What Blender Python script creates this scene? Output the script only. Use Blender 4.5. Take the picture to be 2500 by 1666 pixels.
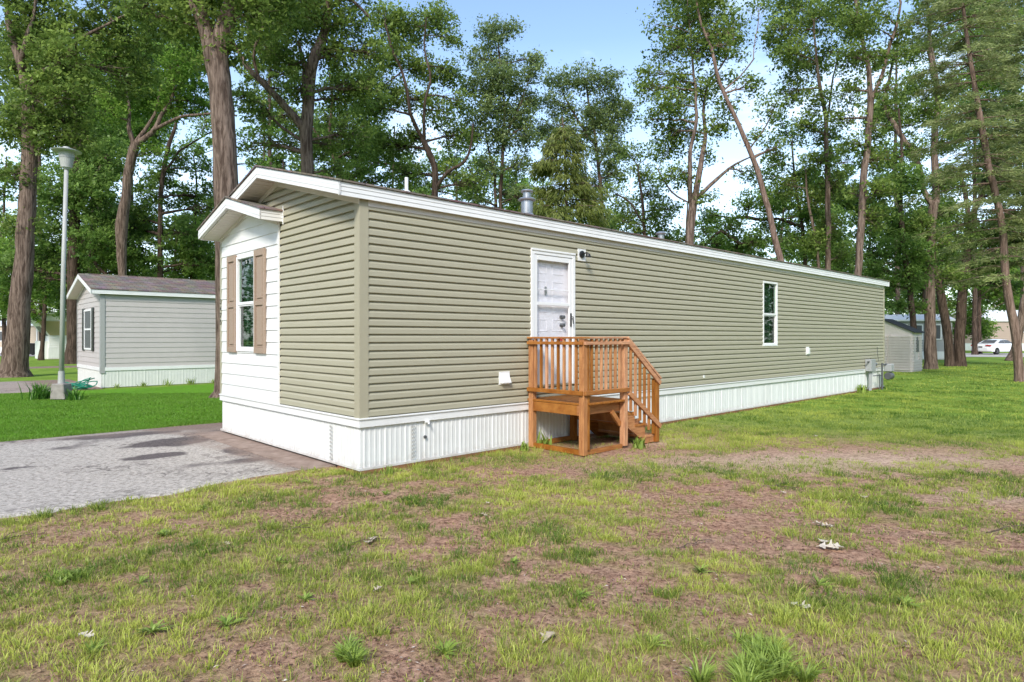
import bpy, math, random
import numpy as np
from mathutils import Vector, Matrix
random.seed(7); rng = np.random.default_rng(7)
S = bpy.context.scene
for o in list(bpy.data.objects): bpy.data.objects.remove(o)
R = math.radians
# ------------------------------------------------------------ camera, sky, sun, exposure
CAMZ = 1.665; F = 1566.0; HZ = 823.0
cd = bpy.data.cameras.new("camera"); cam = bpy.data.objects.new("camera", cd); S.collection.objects.link(cam)
cam.location = (0, 0, CAMZ); cam.rotation_euler = (R(90), 0, 0)
cd.sensor_width = 36; cd.lens = 36*F/2500; cd.shift_y = -10/2500; cd.clip_end = 3000; cd.clip_start = .05
S.camera = cam
S.render.resolution_x = 1024; S.render.resolution_y = 682
SUN_EL, SUN_AZ = 38, 192      # azimuth clockwise from +Y
w = bpy.data.worlds.new("World"); S.world = w; w.use_nodes = True
nt = w.node_tree; nt.nodes.clear()
out = nt.nodes.new('ShaderNodeOutputWorld'); bg = nt.nodes.new('ShaderNodeBackground')
sky = nt.nodes.new('ShaderNodeTexSky'); sky.sky_type = 'NISHITA'; sky.sun_disc = False
sky.sun_elevation = R(SUN_EL); sky.sun_rotation = R(SUN_AZ); sky.air_density = 1.0; sky.dust_density = .6; sky.ozone_density = 1.3
tc = nt.nodes.new('ShaderNodeTexCoord'); mp = nt.nodes.new('ShaderNodeMapping'); mp.inputs['Scale'].default_value = (1.3, 1.3, 4.2)
nz = nt.nodes.new('ShaderNodeTexNoise'); nz.inputs['Scale'].default_value = 2.3; nz.inputs['Detail'].default_value = 7; nz.inputs['Roughness'].default_value = .55
cr = nt.nodes.new('ShaderNodeValToRGB'); cr.color_ramp.elements[0].position = .52; cr.color_ramp.elements[1].position = .72
cr.color_ramp.elements[0].color = (0, 0, 0, 1); cr.color_ramp.elements[1].color = (1, 1, 1, 1)
sx = nt.nodes.new('ShaderNodeSeparateXYZ'); hr = nt.nodes.new('ShaderNodeMapRange')
hr.inputs['From Min'].default_value = .05; hr.inputs['From Max'].default_value = .42; hr.inputs['To Min'].default_value = .5; hr.inputs['To Max'].default_value = 0
ad = nt.nodes.new('ShaderNodeMath'); ad.operation = 'MULTIPLY_ADD'; ad.inputs[1].default_value = .55; ad.use_clamp = True
mx = nt.nodes.new('ShaderNodeMix'); mx.data_type = 'RGBA'; mx.inputs['B'].default_value = (5.2, 6.0, 6.8, 1)
L = nt.links.new
L(tc.outputs['Generated'], mp.inputs['Vector']); L(mp.outputs['Vector'], nz.inputs['Vector']); L(nz.outputs['Fac'], cr.inputs['Fac'])
L(tc.outputs['Generated'], sx.inputs['Vector']); L(sx.outputs['Z'], hr.inputs['Value'])
L(cr.outputs['Color'], ad.inputs[0]); L(hr.outputs['Result'], ad.inputs[2]); L(ad.outputs['Value'], mx.inputs['Factor'])
L(sky.outputs['Color'], mx.inputs['A']); L(mx.outputs['Result'], bg.inputs['Color']); bg.inputs['Strength'].default_value = .15
L(bg.outputs['Background'], out.inputs['Surface'])
sl = bpy.data.lights.new("sun", 'SUN'); so = bpy.data.objects.new("sun", sl); S.collection.objects.link(so)
sl.energy = 2.0; sl.angle = R(12); sl.color = (1, .95, .87)
az = R(SUN_AZ); el = R(SUN_EL)
sd = Vector((math.sin(az)*math.cos(el), math.cos(az)*math.cos(el), math.sin(el)))
so.rotation_euler = sd.to_track_quat('Z', 'Y').to_euler()
S.view_settings.view_transform = 'Standard'; S.view_settings.look = 'None'; S.view_settings.exposure = 1.02; S.view_settings.gamma = 1
try: S.cycles.max_bounces = 6; S.cycles.transparent_max_bounces = 8
except Exception: pass

# ------------------------------------------------------------ helpers
COL = S.collection
class MB:
    def __init__(s): s.v = []; s.f = []
    def add(s, vs, fs):
        n = len(s.v); s.v += [tuple(p) for p in vs]; s.f += [tuple(i+n for i in f) for f in fs]; return s
    def box(s, x0, x1, y0, y1, z0, z1):
        if x0 > x1: x0, x1 = x1, x0
        if y0 > y1: y0, y1 = y1, y0
        if z0 > z1: z0, z1 = z1, z0
        return s.add([(x0,y0,z0),(x1,y0,z0),(x1,y1,z0),(x0,y1,z0),(x0,y0,z1),(x1,y0,z1),(x1,y1,z1),(x0,y1,z1)],
                     [(0,3,2,1),(4,5,6,7),(0,1,5,4),(1,2,6,5),(2,3,7,6),(3,0,4,7)])
    def prism(s, poly, axis, a, b):
        """poly: list of 2D points in the plane normal to axis; x:(y,z) y:(x,z) z:(x,y)"""
        n = len(poly)
        def P(p, c): return (c, p[0], p[1]) if axis == 'x' else (p[0], c, p[1]) if axis == 'y' else (p[0], p[1], c)
        return s.add([P(p, a) for p in poly]+[P(p, b) for p in poly],
                     [tuple(range(n)), tuple(range(2*n-1, n-1, -1))]+[(i, (i+n), (i+1) % n+n, (i+1) % n) for i in range(n)])
    def tube(s, pts, rad, sides=10, caps=True):
        pts = [Vector(p) for p in pts]; k = len(pts)
        if not hasattr(rad, '__len__'): rad = [rad]*k
        vs = []; prev = None
        for i, p in enumerate(pts):
            d = (pts[min(i+1, k-1)]-pts[max(i-1, 0)]).normalized()
            if prev is None:
                a = d.orthogonal().normalized()
            else:
                a = (prev-d*prev.dot(d)); a = a.normalized() if a.length > 1e-6 else d.orthogonal().normalized()
            prev = a; b = d.cross(a)
            for j in range(sides):
                t = 2*math.pi*j/sides; vs.append(p+(a*math.cos(t)+b*math.sin(t))*rad[i])
        fs = [(i*sides+j, i*sides+(j+1) % sides, (i+1)*sides+(j+1) % sides, (i+1)*sides+j) for i in range(k-1) for j in range(sides)]
        if caps: fs += [tuple(range(sides-1, -1, -1)), tuple((k-1)*sides+j for j in range(sides))]
        return s.add(vs, fs)
    def lathe(s, prof, c=(0,0,0), sides=24, M=None):
        vs = []
        for r, z in prof:
            for j in range(sides):
                t = 2*math.pi*j/sides; p = Vector((r*math.cos(t), r*math.sin(t), z))
                if M: p = M @ p
                vs.append(p+Vector(c))
        k = len(prof)
        fs = [(i*sides+j, i*sides+(j+1) % sides, (i+1)*sides+(j+1) % sides, (i+1)*sides+j) for i in range(k-1) for j in range(sides)]
        fs += [tuple(range(sides-1, -1, -1)), tuple((k-1)*sides+j for j in range(sides))]
        return s.add(vs, fs)
    def bar(s, a, b, wx, wz, up=(0,0,1)):
        """rectangular bar from a to b"""
        a = Vector(a); b = Vector(b); d = (b-a).normalized(); u = Vector(up); sdv = d.cross(u).normalized(); u = sdv.cross(d)
        vs = [e+sdv*(sx_*wx/2)+u*(sz_*wz/2) for e in (a, b) for sx_, sz_ in ((-1,-1),(1,-1),(1,1),(-1,1))]
        return s.add(vs, [(3,2,1,0),(4,5,6,7),(0,1,5,4),(1,2,6,5),(2,3,7,6),(3,0,4,7)])
    def build(s, name, mat, parent=None, bevel=0, smooth=False):
        me = bpy.data.meshes.new(name); me.from_pydata(s.v, [], s.f); me.update()
        if mat: me.materials.append(mat)
        o = bpy.data.objects.new(name, me); COL.objects.link(o)
        if parent: o.parent = parent
        if smooth:
            for p in me.polygons: p.use_smooth = True
        if bevel:
            m = o.modifiers.new('bevel', 'BEVEL'); m.width = bevel; m.segments = 1; m.limit_method = 'ANGLE'
        return o
def tag(o, label=None, cat=None, group=None, kind=None):
    if label: o['label'] = label
    if cat: o['category'] = cat
    if group: o['group'] = group
    if kind: o['kind'] = kind
    return o
def thing(name, label, cat, loc=(0,0,0), rz=0, group=None):
    o = bpy.data.objects.new(name, None); COL.objects.link(o); o.location = loc; o.rotation_euler = (0,0,rz); o.empty_display_size = .1
    return tag(o, label, cat, group)
def npmesh(name, V, Fq, mat, parent=None, attr=None, smooth=False):
    me = bpy.data.meshes.new(name); n, k = Fq.shape
    me.vertices.add(len(V)); me.vertices.foreach_set('co', V.astype(np.float32).ravel())
    me.loops.add(n*k); me.loops.foreach_set('vertex_index', Fq.astype(np.int32).ravel())
    me.polygons.add(n); me.polygons.foreach_set('loop_start', np.arange(0, n*k, k, dtype=np.int32))
    me.polygons.foreach_set('loop_total', np.full(n, k, dtype=np.int32))
    if smooth: me.polygons.foreach_set('use_smooth', np.ones(n, dtype=bool))
    me.update(calc_edges=True)
    if attr:
        for an, av in attr.items():
            a = me.attributes.new(an, 'FLOAT', 'POINT'); a.data.foreach_set('value', av.astype(np.float32))
    me.materials.append(mat)
    o = bpy.data.objects.new(name, me); COL.objects.link(o)
    if parent: o.parent = parent
    return o
def copy_tree(o, parent=None):
    c = o.copy(); COL.objects.link(c)
    if parent: c.parent = parent
    for ch in list(o.children): copy_tree(ch, c)
    return c
V_ = 1.0625
def at(x, y, Y):                       # x, y in overview pixels (2353 wide), Y = depth in metres
    return Vector(((x*V_-1250)/F*Y, Y, CAMZ+(HZ-y*V_)/F*Y))
C0 = Vector((-1.85, 7.83, 0)); ANG = math.atan2(.687, .7266)
D1 = Vector((math.cos(ANG), math.sin(ANG), 0)); D2 = Vector((-math.sin(ANG), math.cos(ANG), 0))
def W(t, s, z=0): return C0+D1*t+D2*s+Vector((0,0,z))
def ts(x, y):
    dx = x-C0.x; dy = y-C0.y
    return dx*D1.x+dy*D1.y, dx*D2.x+dy*D2.y

# ------------------------------------------------------------ materials
MATS = {}
def mat(name, col, rough=.6, spec=.5, metal=0, noise=0, nscale=8, bump=0, bscale=40, col2=None, stretch=(1,1,1), dirt=0, coat=0):
    m = bpy.data.materials.new(name); m.use_nodes = True; n = m.node_tree; b = n.nodes['Principled BSDF']
    b.inputs['Base Color'].default_value = (*col, 1); b.inputs['Roughness'].default_value = rough
    b.inputs['Specular IOR Level'].default_value = spec; b.inputs['Metallic'].default_value = metal
    t = n.nodes.new('ShaderNodeTexCoord'); mpn = n.nodes.new('ShaderNodeMapping'); mpn.inputs['Scale'].default_value = stretch
    n.links.new(t.outputs['Object'], mpn.inputs['Vector'])
    if noise or col2:
        z = n.nodes.new('ShaderNodeTexNoise'); z.inputs['Scale'].default_value = nscale; z.inputs['Detail'].default_value = 6
        z.inputs['Roughness'].default_value = .6
        r = n.nodes.new('ShaderNodeValToRGB'); r.color_ramp.elements[0].position = .32; r.color_ramp.elements[1].position = .68
        c2 = col2 if col2 else tuple(c*(1-noise) for c in col)
        r.color_ramp.elements[0].color = (*c2, 1); r.color_ramp.elements[1].color = (*col, 1)
        n.links.new(mpn.outputs['Vector'], z.inputs['Vector']); n.links.new(z.outputs['Fac'], r.inputs['Fac'])
        src = r.outputs['Color']
        if dirt:
            z2 = n.nodes.new('ShaderNodeTexNoise'); z2.inputs['Scale'].default_value = 1.7; z2.inputs['Detail'].default_value = 8
            mr = n.nodes.new('ShaderNodeMapRange'); mr.inputs['From Min'].default_value = .5; mr.inputs['From Max'].default_value = .75
            mr.inputs['To Max'].default_value = dirt
            mm = n.nodes.new('ShaderNodeMix'); mm.data_type = 'RGBA'; mm.inputs['B'].default_value = (.25, .2, .15, 1)
            n.links.new(t.outputs['Object'], z2.inputs['Vector']); n.links.new(z2.outputs['Fac'], mr.inputs['Value'])
            n.links.new(mr.outputs['Result'], mm.inputs['Factor']); n.links.new(src, mm.inputs['A']); src = mm.outputs['Result']
        n.links.new(src, b.inputs['Base Color'])
    if bump:
        z = n.nodes.new('ShaderNodeTexNoise'); z.inputs['Scale'].default_value = bscale; z.inputs['Detail'].default_value = 4
        bp = n.nodes.new('ShaderNodeBump'); bp.inputs['Strength'].default_value = bump; bp.inputs['Distance'].default_value = .02
        n.links.new(mpn.outputs['Vector'], z.inputs['Vector']); n.links.new(z.outputs['Fac'], bp.inputs['Height']); n.links.new(bp.outputs['Normal'], b.inputs['Normal'])
    if coat: b.inputs['Coat Weight'].default_value = coat
    MATS[name] = m; return m
M_olive = mat('olive_vinyl', (.405,.38,.275), .45, .4, noise=.06, nscale=2.5, bump=.03, bscale=60, stretch=(1,1,6))
M_olive2 = mat('olive_trim', (.40,.37,.265), .45, .4, noise=.05, nscale=3)
M_white = mat('white_paint', (.80,.80,.78), .45, .4, noise=.05, nscale=3, dirt=.08)
M_white3 = mat('white_skirting_far', (.70,.71,.66), .5, .3, noise=.08, nscale=4)
M_white2 = mat('white_skirting', (.78,.79,.77), .4, .4, noise=.08, nscale=4, stretch=(3,3,.4), dirt=.10)
def splash(m):
    n = m.node_tree; b = n.nodes['Principled BSDF']; src = b.inputs['Base Color'].links[0].from_socket; L2 = n.links.new
    t = n.nodes.new('ShaderNodeTexCoord'); sp = n.nodes.new('ShaderNodeSeparateXYZ'); L2(t.outputs['Object'], sp.inputs[0])
    z = n.nodes.new('ShaderNodeTexNoise'); z.inputs['Scale'].default_value = 9; z.inputs['Detail'].default_value = 7; L2(t.outputs['Object'], z.inputs['Vector'])
    a = n.nodes.new('ShaderNodeMath'); a.operation = 'MULTIPLY_ADD'; a.inputs[1].default_value = -5.5; a.inputs[2].default_value = .12; L2(sp.outputs['Z'], a.inputs[0])
    c = n.nodes.new('ShaderNodeMath'); c.operation = 'MULTIPLY_ADD'; c.inputs[1].default_value = 1.3; L2(z.outputs['Fac'], c.inputs[0]); L2(a.outputs[0], c.inputs[2]); c.use_clamp = True
    d = n.nodes.new('ShaderNodeMath'); d.operation = 'MULTIPLY'; d.inputs[1].default_value = .55; L2(c.outputs[0], d.inputs[0])
    q = n.nodes.new('ShaderNodeMix'); q.data_type = 'RGBA'; q.inputs['B'].default_value = (.30,.20,.14,1); L2(d.outputs[0], q.inputs['Factor']); L2(src, q.inputs['A']); L2(q.outputs['Result'], b.inputs['Base Color'])
splash(M_white2)
M_soffit = mat('soffit_panel', (.68,.63,.57), .6, .3, noise=.08, nscale=3)
M_frame = mat('white_window_frame', (.82,.82,.81), .35, .5)
M_tan = mat('tan_shutter', (.36,.265,.195), .55, .4, noise=.06, nscale=9, stretch=(1,1,8))
M_wood = mat('treated_wood', (.58,.265,.085), .65, .3, col2=(.36,.13,.038), nscale=7, bump=.15, bscale=30, stretch=(1,1,1))
M_woodv = mat('treated_wood_upright', (.58,.265,.085), .65, .3, col2=(.34,.125,.036), nscale=9, bump=.15, bscale=30, stretch=(3,3,.5))
M_woodx = mat('treated_wood_long', (.56,.25,.08), .65, .3, col2=(.33,.12,.034), nscale=9, bump=.15, bscale=30, stretch=(.5,3,4))
def perboard(m):
    n = m.node_tree; b = n.nodes['Principled BSDF']; src = b.inputs['Base Color'].links[0].from_socket
    oi = n.nodes.new('ShaderNodeObjectInfo'); hs = n.nodes.new('ShaderNodeHueSaturation'); mr = n.nodes.new('ShaderNodeMapRange'); mr.inputs['To Min'].default_value = .62; mr.inputs['To Max'].default_value = 1.25
    ms = n.nodes.new('ShaderNodeMapRange'); ms.inputs['To Min'].default_value = 1.1; ms.inputs['To Max'].default_value = .8
    n.links.new(oi.outputs['Random'], mr.inputs['Value']); n.links.new(oi.outputs['Random'], ms.inputs['Value']); n.links.new(mr.outputs[0], hs.inputs['Value']); n.links.new(ms.outputs[0], hs.inputs['Saturation']); n.links.new(src, hs.inputs['Color']); n.links.new(hs.outputs[0], b.inputs['Base Color'])
for _m in (M_wood, M_woodv, M_woodx): perboard(_m)
M_sill = mat('sill_timber', (.30,.15,.08), .8, .2, col2=(.18,.09,.05), nscale=6)
M_metal = mat('galvanised_metal', (.55,.55,.56), .32, .5, metal=.85, noise=.25, nscale=5)
M_grey = mat('grey_painted_metal', (.36,.37,.37), .5, .4, noise=.12, nscale=9, dirt=.1)
M_dgrey = mat('dark_grey_metal', (.10,.105,.11), .45, .5, noise=.2, nscale=12)
M_black = mat('black_plastic', (.012,.012,.012), .4, .5)
M_dark = mat('dark_interior', (.02,.02,.02), .9, .1)
M_blind = mat('blind_slat', (.62,.62,.58), .6, .3)
M_inner = mat('inner_door', (.84,.82,.83), .4, .4)
M_red = mat('red_sticker', (.5,.03,.03), .5)
M_pole = mat('pole_grey_paint', (.44,.44,.42), .5, .4, noise=.12, nscale=6, dirt=.12, stretch=(4,4,.5))
M_conc = mat('concrete', (.35,.32,.29), .9, .2, noise=.3, nscale=7, bump=.3)
M_greysid = mat('grey_vinyl', (.52,.475,.455), .5, .4, noise=.06, nscale=3)
M_greytrim = mat('grey_trim', (.36,.36,.35), .5, .4)
M_shedw = mat('shed_plastic', (.72,.64,.60), .6, .3, noise=.06, nscale=5)
M_shedr = mat('shed_roof', (.055,.06,.065), .7, .3, noise=.3, nscale=20)
M_tanhouse = mat('tan_house_siding', (.42,.32,.26), .6, .3, noise=.06)
M_cream = mat('cream_wall', (.58,.48,.38), .7, .3, noise=.06)
M_yellow = mat('faded_yellow_siding', (.45,.38,.2), .6, .3, noise=.06)
M_blue = mat('blue_tarp', (.03,.2,.5), .5, .3)
M_rubber = mat('tyre_rubber', (.02,.02,.02), .8, .2)
M_carw = mat('white_car_paint', (.8,.8,.8), .2, .5, coat=.6)
M_lens = mat('red_tail_lamp', (.4,.03,.03), .2, .5)
M_hose = mat('green_hose', (.01,.25,.16), .4, .5, noise=.3, nscale=20)
def shingle_mat(name, c1, c2):
    m = bpy.data.materials.new(name); m.use_nodes = True; n = m.node_tree; b = n.nodes['Principled BSDF']; b.inputs['Roughness'].default_value = .9
    t = n.nodes.new('ShaderNodeTexCoord'); br = n.nodes.new('ShaderNodeTexBrick'); br.inputs['Scale'].default_value = 1
    br.inputs['Brick Width'].default_value = .3; br.inputs['Row Height'].default_value = .14; br.inputs['Mortar Size'].default_value = .008
    br.inputs['Color1'].default_value = (*c1, 1); br.inputs['Color2'].default_value = (*c2, 1); br.inputs['Mortar'].default_value = (c2[0]*.4, c2[1]*.4, c2[2]*.4, 1)
    z = n.nodes.new('ShaderNodeTexNoise'); z.inputs['Scale'].default_value = 3; z.inputs['Detail'].default_value = 8
    mm = n.nodes.new('ShaderNodeMix'); mm.data_type = 'RGBA'; mm.blend_type = 'MULTIPLY'; mm.inputs['Factor'].default_value = .7
    n.links.new(t.outputs['Object'], br.inputs['Vector']); n.links.new(t.outputs['Object'], z.inputs['Vector'])
    n.links.new(br.outputs['Color'], mm.inputs['A']); n.links.new(z.outputs['Color'], mm.inputs['B']); n.links.new(mm.outputs['Result'], b.inputs['Base Color'])
    return m
M_shing = shingle_mat('brown_shingle', (.36,.29,.24), (.20,.16,.135))
def glass_mat(name, tint=(.6,.85,.7), refl=.5):
    m = bpy.data.materials.new(name); m.use_nodes = True; n = m.node_tree; n.nodes.clear()
    o = n.nodes.new('ShaderNodeOutputMaterial'); g = n.nodes.new('ShaderNodeBsdfGlossy'); g.inputs['Roughness'].default_value = .02
    t = n.nodes.new('ShaderNodeBsdfTransparent'); t.inputs['Color'].default_value = (*tint, 1)
    lw = n.nodes.new('ShaderNodeFresnel'); lw.inputs['IOR'].default_value = 1.5
    mr = n.nodes.new('ShaderNodeMath'); mr.operation = 'MULTIPLY_ADD'; mr.inputs[1].default_value = 1.0; mr.inputs[2].default_value = refl*.15; mr.use_clamp = True
    mx_ = n.nodes.new('ShaderNodeMixShader')
    ge = n.nodes.new('ShaderNodeNewGeometry'); iv = n.nodes.new('ShaderNodeMath'); iv.operation = 'SUBTRACT'; iv.inputs[0].default_value = 1; ml = n.nodes.new('ShaderNodeMath'); ml.operation = 'MULTIPLY'
    n.links.new(ge.outputs['Backfacing'], iv.inputs[1]); n.links.new(lw.outputs['Fac'], mr.inputs[0]); n.links.new(mr.outputs['Value'], ml.inputs[0]); n.links.new(iv.outputs[0], ml.inputs[1]); n.links.new(ml.outputs[0], mx_.inputs['Fac']); n.links.new(t.outputs[0], mx_.inputs[1]); n.links.new(g.outputs[0], mx_.inputs[2]); n.links.new(mx_.outputs[0], o.inputs['Surface'])
    return m
M_glass = glass_mat('window_glass', (.62,.78,.68), .5)
M_glassc = glass_mat('clear_glass', (.99,.99,1), .1)
def bark_mat(name, c1, c2):
    m = bpy.data.materials.new(name); m.use_nodes = True; n = m.node_tree; b = n.nodes['Principled BSDF']; b.inputs['Roughness'].default_value = .95; b.inputs['Specular IOR Level'].default_value = .15
    t = n.nodes.new('ShaderNodeTexCoord'); mpn = n.nodes.new('ShaderNodeMapping'); mpn.inputs['Scale'].default_value = (14,14,1.6)
    z = n.nodes.new('ShaderNodeTexNoise'); z.inputs['Scale'].default_value = 1; z.inputs['Detail'].default_value = 7; z.inputs['Roughness'].default_value = .65; z.inputs['Distortion'].default_value = .6
    r = n.nodes.new('ShaderNodeValToRGB'); r.color_ramp.elements[0].position = .4; r.color_ramp.elements[1].position = .62
    r.color_ramp.elements[0].color = (*c2, 1); r.color_ramp.elements[1].color = (*c1, 1)
    bp = n.nodes.new('ShaderNodeBump'); bp.inputs['Strength'].default_value = 1; bp.inputs['Distance'].default_value = .06
    n.links.new(t.outputs['Object'], mpn.inputs['Vector']); n.links.new(mpn.outputs['Vector'], z.inputs['Vector']); n.links.new(z.outputs['Fac'], r.inputs['Fac'])
    n.links.new(r.outputs['Color'], b.inputs['Base Color']); n.links.new(z.outputs['Fac'], bp.inputs['Height']); n.links.new(bp.outputs['Normal'], b.inputs['Normal'])
    return m
M_bark = bark_mat('grey_brown_bark', (.26,.19,.15), (.075,.05,.038))
M_barkd = bark_mat('dark_bark', (.13,.09,.07), (.04,.028,.02))
M_barkp = bark_mat('pinkish_pine_bark', (.30,.205,.165), (.13,.085,.065))
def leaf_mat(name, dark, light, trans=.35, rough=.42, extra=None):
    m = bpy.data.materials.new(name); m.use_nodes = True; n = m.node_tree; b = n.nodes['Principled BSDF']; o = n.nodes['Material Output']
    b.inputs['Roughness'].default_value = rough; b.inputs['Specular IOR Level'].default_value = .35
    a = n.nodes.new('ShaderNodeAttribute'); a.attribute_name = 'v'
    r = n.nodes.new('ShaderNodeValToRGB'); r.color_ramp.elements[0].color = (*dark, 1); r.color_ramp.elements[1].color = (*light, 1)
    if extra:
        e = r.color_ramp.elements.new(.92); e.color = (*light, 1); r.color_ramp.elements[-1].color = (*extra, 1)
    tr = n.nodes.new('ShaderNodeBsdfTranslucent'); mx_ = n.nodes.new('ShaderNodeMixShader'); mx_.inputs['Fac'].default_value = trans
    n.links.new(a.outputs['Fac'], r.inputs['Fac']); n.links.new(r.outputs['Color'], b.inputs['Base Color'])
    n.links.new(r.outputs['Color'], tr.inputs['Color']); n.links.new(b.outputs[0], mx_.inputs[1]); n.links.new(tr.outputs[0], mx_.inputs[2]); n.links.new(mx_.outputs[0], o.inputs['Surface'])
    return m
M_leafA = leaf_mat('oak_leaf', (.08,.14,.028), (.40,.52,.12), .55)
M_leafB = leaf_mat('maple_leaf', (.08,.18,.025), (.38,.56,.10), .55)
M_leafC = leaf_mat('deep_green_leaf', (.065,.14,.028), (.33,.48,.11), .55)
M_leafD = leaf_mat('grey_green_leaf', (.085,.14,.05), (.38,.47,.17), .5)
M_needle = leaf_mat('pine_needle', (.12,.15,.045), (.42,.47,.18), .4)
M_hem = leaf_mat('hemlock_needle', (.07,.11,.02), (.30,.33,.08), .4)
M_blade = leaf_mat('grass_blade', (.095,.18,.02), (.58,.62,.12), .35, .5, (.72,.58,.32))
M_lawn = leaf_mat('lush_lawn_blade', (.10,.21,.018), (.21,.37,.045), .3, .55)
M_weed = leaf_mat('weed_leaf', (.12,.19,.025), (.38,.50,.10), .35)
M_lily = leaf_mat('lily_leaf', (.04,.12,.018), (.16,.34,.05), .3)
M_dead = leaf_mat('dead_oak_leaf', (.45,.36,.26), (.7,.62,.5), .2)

# ------------------------------------------------------------ noise helper (numpy value noise)
_perm = rng.random((256, 256))
def vnoise(x, y):
    xi = np.floor(x).astype(int); yi = np.floor(y).astype(int); fx = x-xi; fy = y-yi
    fx = fx*fx*(3-2*fx); fy = fy*fy*(3-2*fy)
    a = _perm[xi % 256, yi % 256]; b = _perm[(xi+1) % 256, yi % 256]; c = _perm[xi % 256, (yi+1) % 256]; d = _perm[(xi+1) % 256, (yi+1) % 256]
    return a*(1-fx)*(1-fy)+b*fx*(1-fy)+c*(1-fx)*fy+d*fx*fy
def fbm(x, y, o=4):
    s = 0; a = .5; t = 0
    for i in range(o): s = s+a*vnoise(x*2**i+17.3*i, y*2**i+9.1*i); t += a; a *= .55
    return s/t
def sstep(a, b, x): u = np.clip((x-a)/(b-a), 0, 1); return u*u*(3-2*u)
DRV0, DRV1 = .57, 6.1
def regions(x, y):
    """grass cover 0..1, sand 0..1, lush 0..1, at ground points"""
    t = (x-C0.x)*D1.x+(y-C0.y)*D1.y; s = (x-C0.x)*D2.x+(y-C0.y)*D2.y
    lush = sstep(DRV1-.2, DRV1+.25, s)*(t < 60)
    n1 = fbm(x*.55+3, y*.75+5, 4); n2 = fbm(x*2.3+11, y*3.1, 4); n3 = fbm(x*7+1, y*9, 3)
    g = .42*n1+.30*n2+.33*n3-.06
    g = sstep(.36, .56, g)
    far = sstep(9.5, 13, y-.10*np.abs(x-6)+(x-4)*.35)*(s < .6)
    sand = np.exp(-(((x-4.2)/3.2)**2+((y-8.3-.08*x)/.9)**2))+.8*np.exp(-(((x-2.6)/1.3)**2+((y-10.3)/.45)**2))+.7*np.exp(-(((x-5.3)/1.5)**2+((y-6.7)/.5)**2))
    edge = np.exp(-((s-.35)/.35)**2)*(t < -.1)        # fuller by the driveway edge
    wall = np.exp(-((s+.25)/.3)**2)*(t > -.2)
    left = sstep(-.5, -3.5, x)*sstep(6.5, 4.5, y)*.45
    g = np.clip(g+far*.9+edge*.55+wall*.4+left-sand*.45+.05, 0, 1)
    g = np.clip(g*1.05, 0, 1)
    soil = np.clip(sand, 0, 1)
    g = g*(1-lush)+lush
    return g, soil, lush, far, t, s
# ------------------------------------------------------------ ground sheet
def ground_z(x, y):
    t, s = (x-C0.x)*D1.x+(y-C0.y)*D1.y, (x-C0.x)*D2.x+(y-C0.y)*D2.y
    keep = np.clip(1-np.maximum(0, 18-np.hypot(x, y-8))/18, 0, 1)
    bump = (fbm(x*1.3, y*1.3, 3)-.5)*.05+(fbm(x*6, y*6, 3)-.5)*.018
    drv = ((s > DRV0+.12) & (s < DRV1-.12) & (t < 1.2))
    under = ((s > -.05) & (s < 4.75) & (t > -.05) & (t < 19.5))
    z = np.where(drv | under, -.02, bump-.012)
    z = np.where((s > 16.8) & (s < 24.2) & (t < 1.5), -.02, z)
    return np.where(np.hypot(x, y) > 45, -.012, z)
def ax(n, a, b, dense, p):
    u = np.linspace(-1, 1, n); return dense+np.sign(u)*np.abs(u)**p*np.where(u < 0, dense-a, b-dense)
gx = ax(520, -400, 400, 0, 3.6); gy = ax(560, -60, 900, 5.5, 3.6)
GX, GY = np.meshgrid(gx, gy); fx_, fy_ = GX.ravel(), GY.ravel()
gr, sand_, lush_, far_, t_, s_ = regions(fx_, fy_)
GZ = ground_z(fx_, fy_)
nx_, ny_ = len(gx), len(gy); idx = np.arange(nx_*ny_).reshape(ny_, nx_)
Fq = np.stack([idx[:-1, :-1].ravel(), idx[:-1, 1:].ravel(), idx[1:, 1:].ravel(), idx[1:, :-1].ravel()], 1)
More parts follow.
